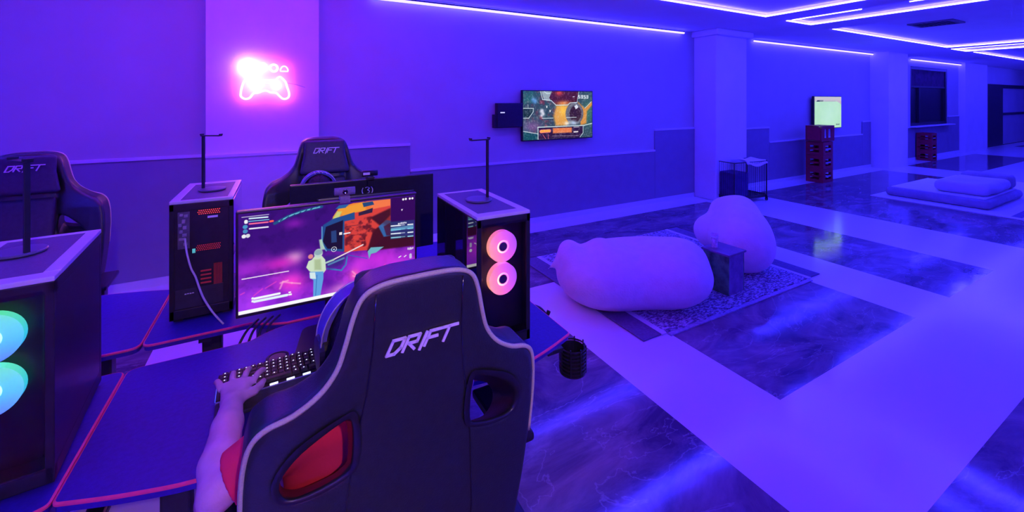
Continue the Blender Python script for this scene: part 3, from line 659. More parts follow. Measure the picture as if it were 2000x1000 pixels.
def seg7(P, x, y, w, h, ch, col):
    sg = {'5':'afgcd','3':'afbgcd'.replace('f',''),'S':'afgcd'}[ch]
    pt = dict(a=((0,0),(1,0)), b=((1,0),(1,.5)), c=((1,.5),(1,1)), d=((0,1),(1,1)), e=((0,.5),(0,1)), f=((0,0),(0,.5)), g=((0,.5),(1,.5)))
    for k in sg: P.line([U(x+w*pt[k][0][0], y+h*pt[k][0][1]), U(x+w*pt[k][1][0], y+h*pt[k][1][1])], .014, col)
for i, ch in enumerate('53'): seg7(P, 1298+i*38, 212, 22, 38, ch, (235,245,248))
for i, ch in enumerate('53'): seg7(P, 1376+i*36, 214, 22, 38, ch, (235,245,248))
P.ell(*U(1364,250), .004, .007, (240,245,248)); P.blend(np.clip((P.noise(40,33,2)-.5)*.8, 0, .25), (230,230,235)); picB = P
# pale green screen
U = homog([(205,122),(458,128),(455,402),(203,412)], [(0,0),(1,0),(1,1),(0,1)])
P = Pic(160, 90); P.a[:] = np.array((178,228,190))/255
P.blend(np.clip((P.noise(4,41)-.5)*1.2,0,.3), (205,240,215)); P.glow(.55,.6,.3,.35,(198,240,222),.6); P.rect(0,0,1,.15,(200,190,200),.9,.02); P.poly([(.8,.13),(1,.13),(1,.26),(.93,.2)], (195,180,195), .9, .01)
P.poly([(.06,.16),(.1,.11),(.32,.11),(.32,.15)], (30,50,60)); P.rect(.18,.12,.32,.15,(240,240,240),.5); P.blobs(.07,.88,.24,.925,4,(40,80,70),3); P.blobs(.80,.88,.93,.92,4,(50,60,70),4); P.line([(.35,.14),(.78,.135)], .01, (120,110,130), .6); P.line([(.05,.93),(.9,.93)], .006, (120,170,140), .4); picC = P

# ================================================================ MONITORS, CAMERAS, KEYBOARD
def monitor(name, label, x, y, rz, zc, pic=None, w=.60, h=.338, mark=False):
    t = thing('computer_monitor', label, 'monitor', (x, y, .72), rz, None); z = zc-.72
    boxo('housing', (-w/2-.008, w/2+.008, .0, .028, z-h/2-.012, z+h/2+.008), M_black, t, bev=.004)
    boxo('rear_bulge', (-w/2+.1, w/2-.1, .027, .05, z-h/2+.05, z+h/2-.06), M_black, t, bev=.01)
    if pic: pic.build('screen', w, h, t, (0,-.0015,z), 1.0)
    else: boxo('screen', (-w/2, w/2, -.002, .0005, z-h/2, z+h/2), mat('idle_screen', (.02,.02,.05), .15, emit=(.1,.05,.5), es=.4, noise=(.2,3)), t)
    bm = bmesh.new(); box(bm, -.028,.028,.05,.075,.01,z+.03,bev=.006); box(bm, -.04,.04,.03,.06,z-.04,z+.04,bev=.004); obj('stand_neck', bm, M_black, t)
    bm = bmesh.new(); prism(bm, round_poly([(-.14,-.09),(.14,-.09),(.10,.12),(-.10,.12)], .03), 0, .012); obj('stand_base', bm, M_black, t)
    if mark:   # handwritten-looking mark on the back: a broken ring around a 3
        bm = bmesh.new(); c = (mark[0], .030, mark[1]); R = .025
        tube(bm, [(c[0]+R*math.cos(a), c[1], c[2]+R*math.sin(a)) for a in np.linspace(1.95, 1.2+2*PI-.55, 30)], [.0014+.0012*abs(math.sin(i/9)) for i in range(30)], 6)
        s = [(-.010,.014),(0.,.017),(.010,.011),(.001,.003),(.009,-.002),(.007,-.011),(-.005,-.016),(-.013,-.020)]
        tube(bm, catmull([(c[0]-a, c[1], c[2]+b) for a, b in s], 5), .0018, 6)
        obj('painted_mark', bm, M_white, t)
    return t
monitor('m', 'monitor showing a purple night battle with an orange helicopter' , .172, 1.665, 0, 1.050, picA, .596, .337)
monitor('m', 'monitor seen from behind, dark back with a white circled 3', .372, 2.19, PI, 1.02, None, .66, .36, mark=(.0,.432))
def webcam(label, x, y, z, rz, col, back=False):
    t = thing('webcam', label, 'webcam', (x, y, z), rz, 'webcams')
    bm = bmesh.new(); tube(bm, [(-.036,0,.030),(.036,0,.030)], .0145, 16); 
    for v in bm.verts: v.co.y *= .8
    obj('camera_body', bm, col, t, smooth=True)
    bm = bmesh.new(); lathe(bm, [(0,0),(.0085,0),(.0095,.003),(.006,.004),(0,.002)], 20, Matrix.Translation((0,-.0105,.03))@Matrix.Rotation(PI/2,4,'X')); obj('lens', bm, M_blackg, t)
    bm = bmesh.new(); box(bm, -.018,.018,-.012,.022,.0,.014,bev=.003); box(bm,-.018,.018,-.012,-.006,-.012,.002,bev=.001); box(bm,-.016,.016,.03,.036,-.03,.004,bev=.001); box(bm,-.016,.016,-.005,.036,-.001,.005); obj('clip', bm, col, t)
    if back:
        bm = bmesh.new(); box(bm, .002,.034,.0115,.0125,.024,.036); obj('sticker', bm, M_white, t)
    return t
M_wc = mat('grey_webcam', (.26,.23,.27), .55, noise=(.15,120))
webcam('grey webcam clipped on top of the monitor with the helicopter game', .207, 1.672, 1.229, 0, M_wc)
webcam('black webcam seen from behind on the turned-away monitor', .385, 2.165, 1.206, PI, M_black, True)
# keyboard
kt = thing('keyboard', 'black gaming keyboard with white lit keys under the left hand', 'keyboard', (.008, 1.535, .72), math.radians(3), None)
KW, KD = .355, .135
boxo('case', (-KW/2, KW/2, -KD/2, KD/2, .003, .018), M_black, kt, bev=.003)
cell = .0186; M_key = mat('black_keycap', (.03,.024,.035), .45, noise=(.2,200)); M_leg = mat('key_light', (.8,.85,.9), .4, emit=(.75,.85,1.), es=1.4, noise=(.02,50))
keys = bmesh.new(); legs = bmesh.new(); kk = 0; R = random.Random(8)
for r_ in range(6):
    x = -KW/2+.009; row = [1]*20
    if r_ == 0: row = [1.25,1.25,1.25,6.25,1.25,1.25,1.25,1.25]+[1]*6
    xx = x
    for wk in row:
        if xx+wk*cell > KW/2-.006: break
        y0 = -KD/2+.012+r_*cell
        bm = bmesh.new(); vs = box(bm, xx+.0008, xx+wk*cell-.0008, y0+.0008, y0+cell-.0008, .0185, .0275)
        for v in vs[4:]: v.co.x += (.0016 if v.co.x < xx+wk*cell/2 else -.0016); v.co.y += (.0016 if v.co.y < y0+cell/2 else -.0016)
        ko = obj('key', bm, M_key, kt)
        if R.random() < .8 and not (wk > 5):
            bm = bmesh.new(); lx = xx+wk*cell/2-.002; box(bm, lx, lx+.0035, y0+cell*.5, y0+cell*.5+.0035, .0272, .0279); obj('legend', bm, M_leg, ko)
        kk += 1; xx += wk*cell
for i in range(6): boxo('front_light', (-KW/2+.09+i*.045, -KW/2+.112+i*.045, -KD/2-.0012, -KD/2+.004, .012, .0185), M_leg, kt)
boxo('wrist_rest', (-KW/2, KW/2, -KD/2-.075, -KD/2-.004, .002, .014), mat('wrist_rest', (.03,.025,.06), .7, noise=(.2,100)), kt, bev=.004)
boxo('rest_edge', (-KW/2, KW/2, -KD/2-.006, -KD/2-.0015, .006, .0155), mat('rest_edge', (.25,.2,.5), .3, noise=(.05,100)), kt)
boxo('side_light', (-KW/2-.002, -KW/2+.0008, -KD/2+.01, KD/2-.02, .008, .015), mat('side_light', (.2,.2,.5), .4, emit=(.05,.1,1.), es=.8, noise=(.02,50)), kt)

# ================================================================ WALL TELEVISIONS
def tv(label, x, z, pic, y=4.56, rz=0, w=1.107, h=.623):
    t = thing('television', label, 'television', (x, y, z), rz, None)
    boxo('housing', (-w/2-.012, w/2+.012, .002, .045, -h/2-.014, h/2+.012), M_black, t, bev=.006)
    boxo('wall_bracket', (-.2,.2,.045,4.65-y-.001,-.15,.15), M_dark, t)
    pic.build('screen', w, h, t, (0,0,0), 1.0); return t
tv('wall television showing a colourful space shooting game', 3.22, 1.40, picB)
tv('wall television glowing pale green above the red crates', 10.16, 1.335, picC, w=1.10, h=.66)
t = thing('game_console', 'black game console box fixed to the wall beside the television with the space game', 'game console', (2.46,4.55,1.40), 0)
boxo('console_body', (-.16,.19,0,.07,-.14,.16), M_black, t, bev=.006); boxo('console_body', (-.19,.16,.01,.09,-.145,.02), M_black, t, bev=.004)
boxo('status_light', (-.12,-.06,-.002,.001,.038,.05), mat('status_light', (.8,.8,.8), .4, emit=(.7,.75,1.), es=1., noise=(.02,50)), t)
# ================================================================ GAMING CHAIRS
M_vinyl = mat('chair_vinyl', (.022,.030,.022), .40, ior=1.65, noise=(.15, 60), bump=.12, bscale=260)
M_vinylb = mat('chair_bolster_vinyl', (.05,.045,.075), .5, noise=(.15, 60), bump=.12, bscale=260)
M_pipe = mat('grey_piping', (.60,.66,.34), .5, noise=(.1, 300))
M_logo = mat('embroidered_logo', (.97,.97,.95), .6, noise=(.05,200), emit=(.8,.7,1.), es=0)
HALF = [(.0,1.238),(.05,1.239),(.095,1.232),(.12,1.215),(.135,1.18),(.15,1.12),(.165,1.075),(.195,1.035),(.24,1.003),(.285,.985),(.312,.955),(.325,.90),(.33,.82),(.328,.72),(.318,.60),(.30,.48),(.285,.42),(.0,.41)]
hl = [(x, z) for x, z in HALF]; outline = round_poly(hl[1:-1]+[(-x, z) for x, z in hl[1:-1]][::-1], .012, 3)
HOLE = [(.128,.958),(.158,.962),(.225,.925),(.262,.875),(.258,.835),(.225,.822),(.15,.835),(.125,.86)]
def yb(z): return -.25-.15*(z-1.25)
def shell_y(x, z): return yb(z)+.0+.95*np.maximum(0, np.abs(x)-.17)**2*1.2
def chair_back_mesh():
    V = Vol((-.36,-.33,.38), (.36,.14,1.27), .0065)
    sd = poly_sdf(outline); ho = poly_sdf(round_poly(HOLE, .015, 3))
    xs = V.ax[0][:,None]; zs = V.ax[2][None,:]
    D = sd(xs, zs)
    def f(X, Y, Z):
        x = np.abs(X); y0 = shell_y(X, Z)
        d2 = np.maximum(D[:, None, :], -ho(x+0*Y, Z+.75*np.clip(Y-y0, -.02, .16)))
        bol = np.clip((x-.12)/.14, 0, 1)*np.clip((1.06-Z)/.12, 0, 1)*.05
        th = .085+bol+.02*np.clip((Z-1.05)/.1, 0, 1)-.012*np.exp(-((x-.115)/.02)**2)
        yy = Y-y0; dy = np.maximum(-yy, yy-th); r = .020
        a = d2+r; b = dy+r
        return np.minimum(np.maximum(a, b), 0)+np.sqrt(np.maximum(a,0)**2+np.maximum(b,0)**2)-r
    V.fn(f); return V.mesh('backrest')
def letters(h, depth):     # angular slanted word, on the xz plane, facing -y
    bm = bmesh.new(); w = .84*h; sk = .42; t = .19*h
    L = {'D':[[(0,0),(.72,0),(1,.3),(1,1),(.12,1)],[(.0,0),(.0,1.)]],
         'R':[[(0,0),(0,1),(.95,1),(.95,.5),(.25,.5),(.95,0)]], 'I':[[(.3,-.18),(.3,1.)]], 'F':[[(0,0),(0,1),(1.05,1)],[(0,.52),(.85,.52)]], 'T':[[(-.1,1),(1.25,1)],[(.5,1),(.5,-.05)]]}
    L['D'] = [[(0,0),(0,.95),(.0,1),(.95,1),(.95,.35),(.6,0),(0,0)]]
    x = 0
    for ch, adv in (('D',1.28),('R',1.22),('I',.62),('F',1.2),('T',1.1)):
        for st in L[ch]:
            P = [Vector(((x+a)*w+sk*b*h, b*h)) for a, b in st]
            for p, qq in zip(P, P[1:]):
                d = qq-p
                if d.length < 1e-5: continue
                d.normalize(); n = Vector((-d.y, d.x))*t/2; p2 = p-d*t/2*.8; q2 = qq+d*t/2*.8
                vs = [p2+n, p2-n, q2-n, q2+n]
                a_ = [bm.verts.new((v.x, -depth, v.y)) for v in vs]; b_ = [bm.verts.new((v.x, 0, v.y)) for v in vs]
                bm.faces.new(a_); bm.faces.new(b_[::-1])
                for i in range(4): bm.faces.new((a_[i], a_[(i+1)%4], b_[(i+1)%4], b_[i]))
        x += adv
    W = x*w; bmesh.ops.translate(bm, vec=(-W/2, 0, 0), verts=bm.verts); return bm
def chair(label, x, y, rz, lift):
    t = thing('gaming_chair', label, 'gaming chair', (x, y, 0), rz, None); up = (0,0,lift)
    b = link('backrest', BACK_ME, [] if BACK_ME.materials else M_vinyl, t, up)
    # piping around the back outline, following the shell
    pts = [p for p in catmull([(hx, hz) for hx, hz in HALF[1:-4]][::-1]+[(-hx, hz) for hx, hz in HALF[1:-4]], 4)]
    pl = [(px_*.984, float(shell_y(px_*.984, pz_))+.006, pz_-.006*min(1., max(0., (pz_-.9)/.15))) for px_, pz_ in pts]
    o = tubeo('piping', pl, .0055, M_pipe, b, 6)
    bm = bmesh.new()
    for s in (-1, 1):
        tube(bm, [(s*a, float(shell_y(a, z))-.0005, z) for a, z in ((.092,1.215),(.095,1.1),(.105,1.0),(.118,.93),(.135,.80),(.15,.62),(.15,.45))], .0016, 6)
    obj('seams', bm, M_blackg, b, smooth=True)
    for s in (-1, 1):      # plastic rings lining the two openings
        hp = [(a*s, z) for a, z in catmull(HOLE, 4, closed=True)]
        bm = bmesh.new(); n = len(hp); rings = []
        for off, dy in ((-.010,-.003),(.004,-.005),(.005,.02),(.004,.085)):
            cx = sum(a for a,_ in hp)/n; cz = sum(z for _,z in hp)/n; ring = []
            for a, z in hp:
                v = Vector((a-cx, z-cz)); v = v*(1-off/v.length); ring.append(bm.verts.new((cx+v.x, float(shell_y(cx+v.x, cz+v.y))+dy, cz+v.y-.75*max(0., dy))))
            rings.append(ring)
        for A, B in zip(rings, rings[1:]):
            for i in range(n): bm.faces.new((A[i], A[(i+1)%n], B[(i+1)%n], B[i]))
        obj('opening_ring', bm, M_black, b, smooth=True)
    bm = letters(.030, .003); bmesh.ops.transform(bm, matrix=Matrix.Translation((0, float(yb(1.09))-.001, 1.078))@Matrix.Rotation(math.atan(.15),4,'X'), verts=bm.verts); obj('logo', bm, M_logo, b)
    bm = letters(.028, .003); bmesh.ops.rotate(bm, matrix=Matrix.Rotation(math.atan(.15),3,'X')@Matrix.Rotation(PI,3,'Z'), verts=bm.verts); bmesh.ops.translate(bm, vec=(0, float(yb(1.15))+.128, 1.15), verts=bm.verts); obj('logo', bm, M_logo, b)
    # front cushions
    V = Vol((-.2,-.3,.42), (.2,.2,1.24), .009)
    h = link('head_cushion', HEAD_ME, [] if HEAD_ME.materials else M_vinylb, t, up)
    h = link('back_cushion', CUSH_ME, [] if CUSH_ME.materials else M_vinylb, t, up)
    s = link('seat', SEAT_ME, [] if SEAT_ME.materials else M_vinyl, t, up)
    for sgn in (-1, 1):
        bm = bmesh.new(); box(bm, sgn*.335-.045, sgn*.335+.045, -.08, .17, .625, .65, bev=.010); a = obj('armrest', bm, M_black, t)
        bm = bmesh.new(); box(bm, sgn*.33-.02, sgn*.33+.02, .0, .07, .40, .63, bev=.006); box(bm, min(sgn*.2,sgn*.34), max(sgn*.2,sgn*.34), .0, .07, .375, .40); obj('armrest_post', bm, M_black, a)
    bm = bmesh.new(); lathe(bm, [(.028,.06),(.028,.2),(.018,.2),(.018,.40+lift)], 20); box(bm, -.12,.12,-.1,.14,.36+lift,.40+lift,bev=.01); obj('gas_lift', bm, M_dark, t)
    bm = bmesh.new()
    for k in range(5):
        a = k*2*PI/5+.3; tube(bm, [(0,0,.11),(.16*math.cos(a),.16*math.sin(a),.09),(.31*math.cos(a),.31*math.sin(a),.065)], [.034,.024,.018], 8)
    lathe(bm, [(.045,.05),(.045,.13),(0,.13)], 20); bs_ = obj('star_base', bm, M_black, t, smooth=True)
    for k in range(5):
        a = k*2*PI/5+.3; bm = bmesh.new()
        for q_ in (-.013,.013): lathe(bm, [(0,-.008),(.026,-.008),(.028,0),(.026,.008),(0,.008)], 18, Matrix.Translation((.31*math.cos(a)-q_*math.sin(a), .31*math.sin(a)+q_*math.cos(a), .028))@Matrix.Rotation(a,4,'Z')@Matrix.Rotation(PI/2,4,'X'))
        obj('caster', bm, M_black, bs_)
    return t
BACK_ME = chair_back_mesh()
V = Vol((-.3,-.16,.36), (.3,.42,.58), .009)
V.fn(lambda X,Y,Z: (lambda a,b,c: np.minimum(np.maximum(np.maximum(a,b),c),0)+np.sqrt(np.maximum(a,0)**2+np.maximum(b,0)**2+np.maximum(c,0)**2)-.03)(np.abs(X)-.25+.03, np.abs(Y-.13)-.25+.03, np.abs(Z-.445-.10*np.maximum(0,np.abs(X)-.15))-.045+.03))
for s in (-1,1): V.cap((s*.23,-.08,.475),(s*.235,.33,.47),.045,.035,.03)
SEAT_ME = V.mesh('seat')
V = Vol((-.2,-.25,1.0), (.2,.0,1.25), .008)
V.fn(lambda X,Y,Z: (lambda a,b,c: np.minimum(np.maximum(np.maximum(a,b),c),0)+np.sqrt(np.maximum(a,0)**2+np.maximum(b,0)**2+np.maximum(c,0)**2)-.018)(np.abs(X)-(.118+.20*np.clip(1.14-Z,0,.12))+.018, np.abs(Y-(yb(Z)+.108))-.018+.018, np.abs(Z-1.125)-.10+.018))
HEAD_ME = V.mesh('head_cushion')
V = Vol((-.2,-.25,.45), (.2,.05,1.06), .009)
V.fn(lambda X,Y,Z: (lambda a,b,c: np.minimum(np.maximum(np.maximum(a,b),c),0)+np.sqrt(np.maximum(a,0)**2+np.maximum(b,0)**2+np.maximum(c,0)**2)-.018)(np.abs(X)-.118+.018, np.abs(Y-(yb(Z)+.080))-.020+.018, np.abs(Z-.74)-.26+.018))
CUSH_ME = V.mesh('back_cushion')
chair('black gaming chair seen from behind in the foreground, its back hiding the player', .256, 1.10, 0, 0.)
chair('black gaming chair facing the camera behind the monitor with the circled 3', .232, 2.665, PI, .13)
chair('black gaming chair at the left edge, facing the camera, cut by the frame', -1.17, 3.02, PI+.05, .08)

# ================================================================ PEOPLE
M_skin = mat('skin', (.70,.42,.60), .55, noise=(.1, 25), bump=.08, bscale=180)
M_hair = mat('dark_hair', (.02,.014,.012), .6, noise=(.4, 60), bump=.6, bscale=90)
M_shirt = mat('red_shirt', (1.,.03,.10), .8, noise=(.12, 12), bump=.15, bscale=40)
M_shorts = mat('pale_shorts', (.75,.62,.68), .85, noise=(.06, 14), bump=.15, bscale=40)
# joints in world space (player in the near chair)
hd = np.array((.180,1.125,1.01)); neck = (.20,1.12,.87)
LS, LE, LW = (.055,1.12,.83), (-.124,1.105,.745), (-.118,1.375,.772)
RS, RE, RW = (.36,1.13,.83), (.47,1.17,.765), (.38,1.42,.765)
LH, LK, LA = (.13,1.13,.56), (-.14,1.36,.54), (-.12,1.50,.08)
RH, RK, RA = (.32,1.13,.56), (.42,1.44,.54), (.42,1.55,.08)
V = Vol((-.27,.88,-.0), (.60,1.75,1.22), .0045)
V.ell(hd, (.068,.085,.10), .0); V.ell(hd+(-.0,.02,-.035), (.056,.072,.075), .02)
yaw = .12
V.ell(hd+(0,.088,-.02), (.011,.016,.018), .008); V.ell(hd+(0,.078,-.06), (.022,.012,.007), .006)          # nose, mouth
for s in (-1,1): V.ell(hd+(s*.027,.082,.0), (.012,.008,.006), .004); V.ell(hd+(s*.068,.0,-.015), (.010,.018,.028), .004)   # eyes, ears
V.ell(hd+(0,.075,-.092), (.02,.014,.014), .012)
V.cap(hd+(0,-.01,-.07), neck, .045, .05, .02)
V.ell((.185,1.13,.74), (.155,.078,.16), .04); V.ell((.205,1.13,.60), (.15,.08,.10), .04); V.cap(LS, RS, .050, .050, .04)
for A, B_, Cc in ((LS,LE,LW),(RS,RE,RW)): V.cap(A, B_, .044, .034, .02); 
V.chain([LE, (-.126,1.18,.757), (-.121,1.29,.768), LW], [.036,.041,.034,.0255], .012)
V.chain([RE, (.455,1.28,.735), RW], [.038,.034,.023], .012)
for A, B_, Cc in ((LH,LK,LA),(RH,RK,RA)): V.cap(A, B_, .078, .058, .03); V.chain([B_, tuple((np.array(B_)*.6+np.array(Cc)*.4)), Cc], [.054,.048,.032], .02)
def hand(V, w, d, side, z0):     # wrist, forward direction, +1: thumb towards +x
    w = np.array(w); d = np.array(d)/np.linalg.norm(d); sx = np.array((d[1], -d[0], 0))*side; up = np.array((0,0,1.))
    pc = w+d*.045
    for k, (o_, l) in enumerate(((-.030,.072),(-.011,.080),(.009,.080),(.028,.074))):
        V.cap(w+d*.008+sx*o_*.45, w+d*l+sx*o_+up*.004, .016, .0125, .012)
    fan = [(-.040,.068,(.026,.021,.016),-.40),(-.015,.080,(.034,.025,.019),-.14),(.011,.081,(.036,.027,.020),.07),(.037,.071,(.031,.023,.018),.30)]
    for o_, base, segs, sp in fan:
        p = w+d*base+sx*o_+up*.004; dr = d*math.cos(sp)+sx*math.sin(sp); pts_ = [p]; a = .10
        for sg in segs:
            p = p+(dr*math.cos(a)+up*math.sin(a))*sg; pts_.append(p); a -= .30
        V.chain(pts_, [.0098,.0088,.0080,.0070], .0008)
    b0 = w+d*.018+sx*.022; th = [b0, b0+d*.018+sx*.024-up*.004, b0+d*.045+sx*.036-up*.008, b0+d*.070+sx*.040-up*.012]
    V.chain(th, [.015,.012,.010,.008], .004)
hand(V, LW, (.10,1,.0), 1, .74)
hand(V, RW, (-.15,1,0), -1, .74)
body_me = V.mesh('person')
pr = link('person', body_me, M_skin); tag(pr, 'person in red shirt in the near chair, left hand on the keyboard', 'person')
# clothes
V = Vol((-.24,.96,.42), (.60,1.36,.97), .006)
V.ell((.180,1.13,.74), (.180,.094,.19), .04); V.ell((.190,1.13,.61), (.190,.098,.14), .04); V.cap(LS, RS, .062, .062, .04)
e1 = np.array(LS)*.24+np.array(LE)*.76; e2 = np.array(RS)*.25+np.array(RE)*.75
V.cap(LS, e1, .064, .062, .02); V.cap(RS, e2, .064, .058, .02)
d1 = (np.array(LE)-LS)/np.linalg.norm(np.array(LE)-LS)
V.fn(lambda X,Y,Z: -(((X-e1[0])*d1[0]+(Y-e1[1])*d1[1]+(Z-e1[2])*d1[2])-.012+0*X) if False else np.where((X<.01), -((X-e1[0])*d1[0]+(Y-e1[1])*d1[1]+(Z-e1[2])*d1[2]-.014), 9.)*1.+0*Y, .0, 'cut')
V.ell((.198,1.12,.905), (.06,.06,.04), .01, op='cut')
sh = link('shirt', V.mesh('shirt'), M_shirt, pr); sh['label'] = 'red short-sleeved shirt'
V = Vol((-.3,.9,.35), (.6,1.6,.68), .007)
for A, B_ in ((LH,LK),(RH,RK)):
    m_ = np.array(A)*.12+np.array(B_)*.88; V.cap(A, m_, .092, .086, .03)
V.cap(LH, RH, .11, .11, .04); link('shorts', V.mesh('shorts'), M_shorts, pr)
V = Vol(hd-(.11,.13,.13), hd+(.11,.12,.14), .0045)
V.ell(hd+(0,-.012,.012), (.080,.094,.107), .0); V.ell(hd+(0,.105,-.05), (.075,.075,.10), .01, op='cut'); V.ell(hd+(0,-.0,-.16), (.12,.12,.10), .02, op='cut')
link('hair', V.mesh('hair'), M_hair, pr)
for s, A in ((-1,LA),(1,RA)):
    V = Vol((A[0]-.07,A[1]-.09,-.005),(A[0]+.07,A[1]+.22,.13),.006); V.ell((A[0],A[1]+.05,.04),(.045,.13,.042),.0); V.cap((A[0],A[1],.05),(A[0],A[1],.09),.045,.042,.02); V.fn(lambda X,Y,Z: (Z-.004)+0*X+0*Y, 0, 'cut')
    link('shoe', V.mesh('shoe'), M_black, pr)
# second player behind the turned-away monitor (same build, turned round)
def copy_tree(o, parent=None):
    c = o.copy(); C.objects.link(c); c.parent = parent
    for ch in list(o.children): copy_tree(ch, c)
    return c
p2 = copy_tree(pr); p2.rotation_euler = (0,0,PI); p2.location = (.367,3.765,.06)
tag(p2, 'person sitting low behind the monitor with the circled 3, only the head top showing', 'person')
for ch in p2.children:
    if ch.name.startswith('shirt'):
        ch.data = ch.data.copy(); ch.data.materials.clear(); ch.data.materials.append(mat('dark_shirt', (.05,.04,.09), .8, noise=(.1,12))); ch['label'] = 'dark shirt'
    if ch.name.startswith('shoe'): ch.location.z = -.0
# headsets
def headset(label, c, rz, marks=False):
    t = thing('gaming_headset', label, 'headset', tuple(c), rz, 'headsets'); R = .092
    bm = bmesh.new(); n = 22; rings = []
    for i in range(n+1):
        a = -.10+(PI+.20)*i/n; ca, sa = math.cos(a), math.sin(a); ring = []
        for (dr, dy) in ((-.006,-.026),(.006,-.026),(.006,.026),(-.006,.026)): ring.append(bm.verts.new(((R+dr+.004)*ca, dy, (R+.022+dr)*sa)))
        rings.append(ring)
    for A, B in zip(rings, rings[1:]):
        for k in range(4): bm.faces.new((A[k], A[(k+1)%4], B[(k+1)%4], B[k]))
    bm.faces.new(rings[0][::-1]); bm.faces.new(rings[-1])
    hb = obj('headband', bm, mat('headband_cloth', (.12,.1,.42), .6, noise=(.1,50)), t)
    for yy in (-.027,.027):
        tubeo('band_edge', [((R+.010)*math.cos(a), yy, (R+.028)*math.sin(a)) for a in np.linspace(-.05, PI+.05, 24)], .0022, M_silver, hb, 6)
    for s in (-1, 1):
        bm = bmesh.new(); lathe(bm, [(0,-.018),(.034,-.018),(.040,-.010),(.041,.008),(.034,.018),(0,.020)], 28, Matrix.Translation((s*.088,0,-.022))@Matrix.Rotation(s*PI/2,4,'Y')@Matrix.Scale(1.15,4,(1,0,0)))
        e = obj('ear_cup', bm, M_black, t, smooth=False)
        bm = bmesh.new(); tube(bm, [(s*.104, .030*math.cos(a), -.022+.034*math.sin(a)) for a in np.linspace(PI*.6, PI*1.1, 10)], .0018, 6); obj('cup_light', bm, mat('cyan_light', (.5,.9,.9), .4, emit=(.3,.95,.9), es=1.2, noise=(.02,50)), e)
    if marks:
        bm = bmesh.new()
        for i, a in enumerate((1.35,1.55,1.72,1.95)):
            c0 = ((R+.010)*math.cos(a), .0285, (R+.028)*math.sin(a)); tube(bm, [(c0[0]-.004, c0[1], c0[2]-.006),(c0[0]+.004, c0[1], c0[2]+.006)], .002, 6)
        obj('band_lettering', bm, M_white, hb)
    return t
headset('headset with blue band on the player in the near chair', hd, .12)
headset('headset with pale marks on the band behind the turned-away monitor', (.367-hd[0],3.765-hd[1],.06+hd[2]), PI, True)

# ================================================================ LOUNGE
def bag_mat():
    return mat('beanbag_fleece', (.88,.82,.86), .95, noise=(.04, 14), bump=.35, bscale=70, sheen=.3)
c = np.array((2.47,2.49,0)); ax = np.array((.876,-.482,0)); ay = np.array((.482,.876,0))
Mr = [[ax[0],ax[1],0],[ay[0],ay[1],0],[0,0,1]]
V = Vol((1.8,1.9,-.02), (3.5,3.5,.66), .016)
at = lambda a, b, z: c+ax*a*.95+ay*b*.95+np.array((0,0,z))
V.ell(at(-.28,.0,.20), (.34,.36,.22), .0, Mr); V.ell(at(.32,.02,.21), (.32,.36,.23), .10, Mr); V.ell(at(0,.05,.18), (.45,.38,.22), .12, Mr)
V.ell(at(-.52,.04,.33), (.10,.18,.12), .06, Mr); V.ell(at(-.25,.06,.37), (.11,.14,.09), .05, Mr); V.ell(at(.46,.08,.33), (.16,.2,.11), .08, Mr); V.ell(at(.12,.20,.30), (.4,.18,.12), .08, Mr)
V.cap(at(-.60,.05,.30), at(-.70,.06,.22), .03, .006, .05)
V.fn(lambda X,Y,Z: -(Z-.012)+0*X+0*Y if False else (Z*-1+.012)*-1*1.+0*X+0*Y if False else (Z-.012)+0*X+0*Y, 0, 'cut')
o = link('beanbag', V.mesh('beanbag'), bag_mat()); tag(o, 'large lilac fleece beanbag, front one, nearest the desks', 'beanbag', 'fleece beanbags')
V = Vol((3.1,2.0,-.02), (4.6,3.6,.80), .016)
V.ell((3.80,2.40,.25), (.26,.26,.26), .0); V.ell((3.92,2.50,.34), (.23,.24,.24), .10); V.ell((4.06,2.62,.47), (.17,.18,.16), .10); V.ell((3.93,2.78,.24), (.20,.22,.18), .14); V.ell((4.07,2.80,.46),(.11,.11,.10),.12)
V.fn(lambda X,Y,Z: (Z-.012)+0*X+0*Y, 0, 'cut')
o = link('beanbag', V.mesh('beanbag'), bag_mat()); tag(o, 'smaller lilac fleece beanbag with a raised back, behind the little wooden table', 'beanbag', 'fleece beanbags')
# rug
def rug_mat():
    m = bpy.data.materials.new('speckled_rug'); m.use_nodes = True; nt = m.node_tree; p = nt.nodes['Principled BSDF']; N = nt.nodes.new; L = nt.links.new
    tc = N('ShaderNodeTexCoord'); mp = N('ShaderNodeMapping'); mp.inputs['Scale'].default_value = (1,2.2,1); L(tc.outputs['Object'], mp.inputs['Vector'])
    n = N('ShaderNodeTexNoise'); n.inputs['Scale'].default_value = 34; n.inputs['Detail'].default_value = 4; n.inputs['Roughness'].default_value = .7; L(mp.outputs['Vector'], n.inputs['Vector'])
    r = N('ShaderNodeValToRGB'); r.color_ramp.elements[0].position = .46; r.color_ramp.elements[0].color = (.16,.12,.2,1); r.color_ramp.elements[1].position = .56; r.color_ramp.elements[1].color = (.62,.58,.68,1)
    L(n.outputs['Fac'], r.inputs['Fac']); L(r.outputs['Color'], p.inputs['Base Color']); p.inputs['Roughness'].default_value = .95
    b = N('ShaderNodeBump'); b.inputs['Strength'].default_value = .5; b.inputs['Distance'].default_value = .01; L(n.outputs['Fac'], b.inputs['Height']); L(b.outputs['Normal'], p.inputs['Normal']); return m
t = thing('rug', 'speckled rug with pale border lines under the two beanbags', 'rug', (3.21,2.8,0))
bm = bmesh.new(); R = random.Random(2)
fr = [(-.90+1.8*i/60, -.80+.014*math.sin(i*.9)+R.uniform(-.006,.006)) for i in range(61)]
prism(bm, fr+[(.90,.8),(-.90,.8)], .001, .010); obj('woven_field', bm, rug_mat(), t)
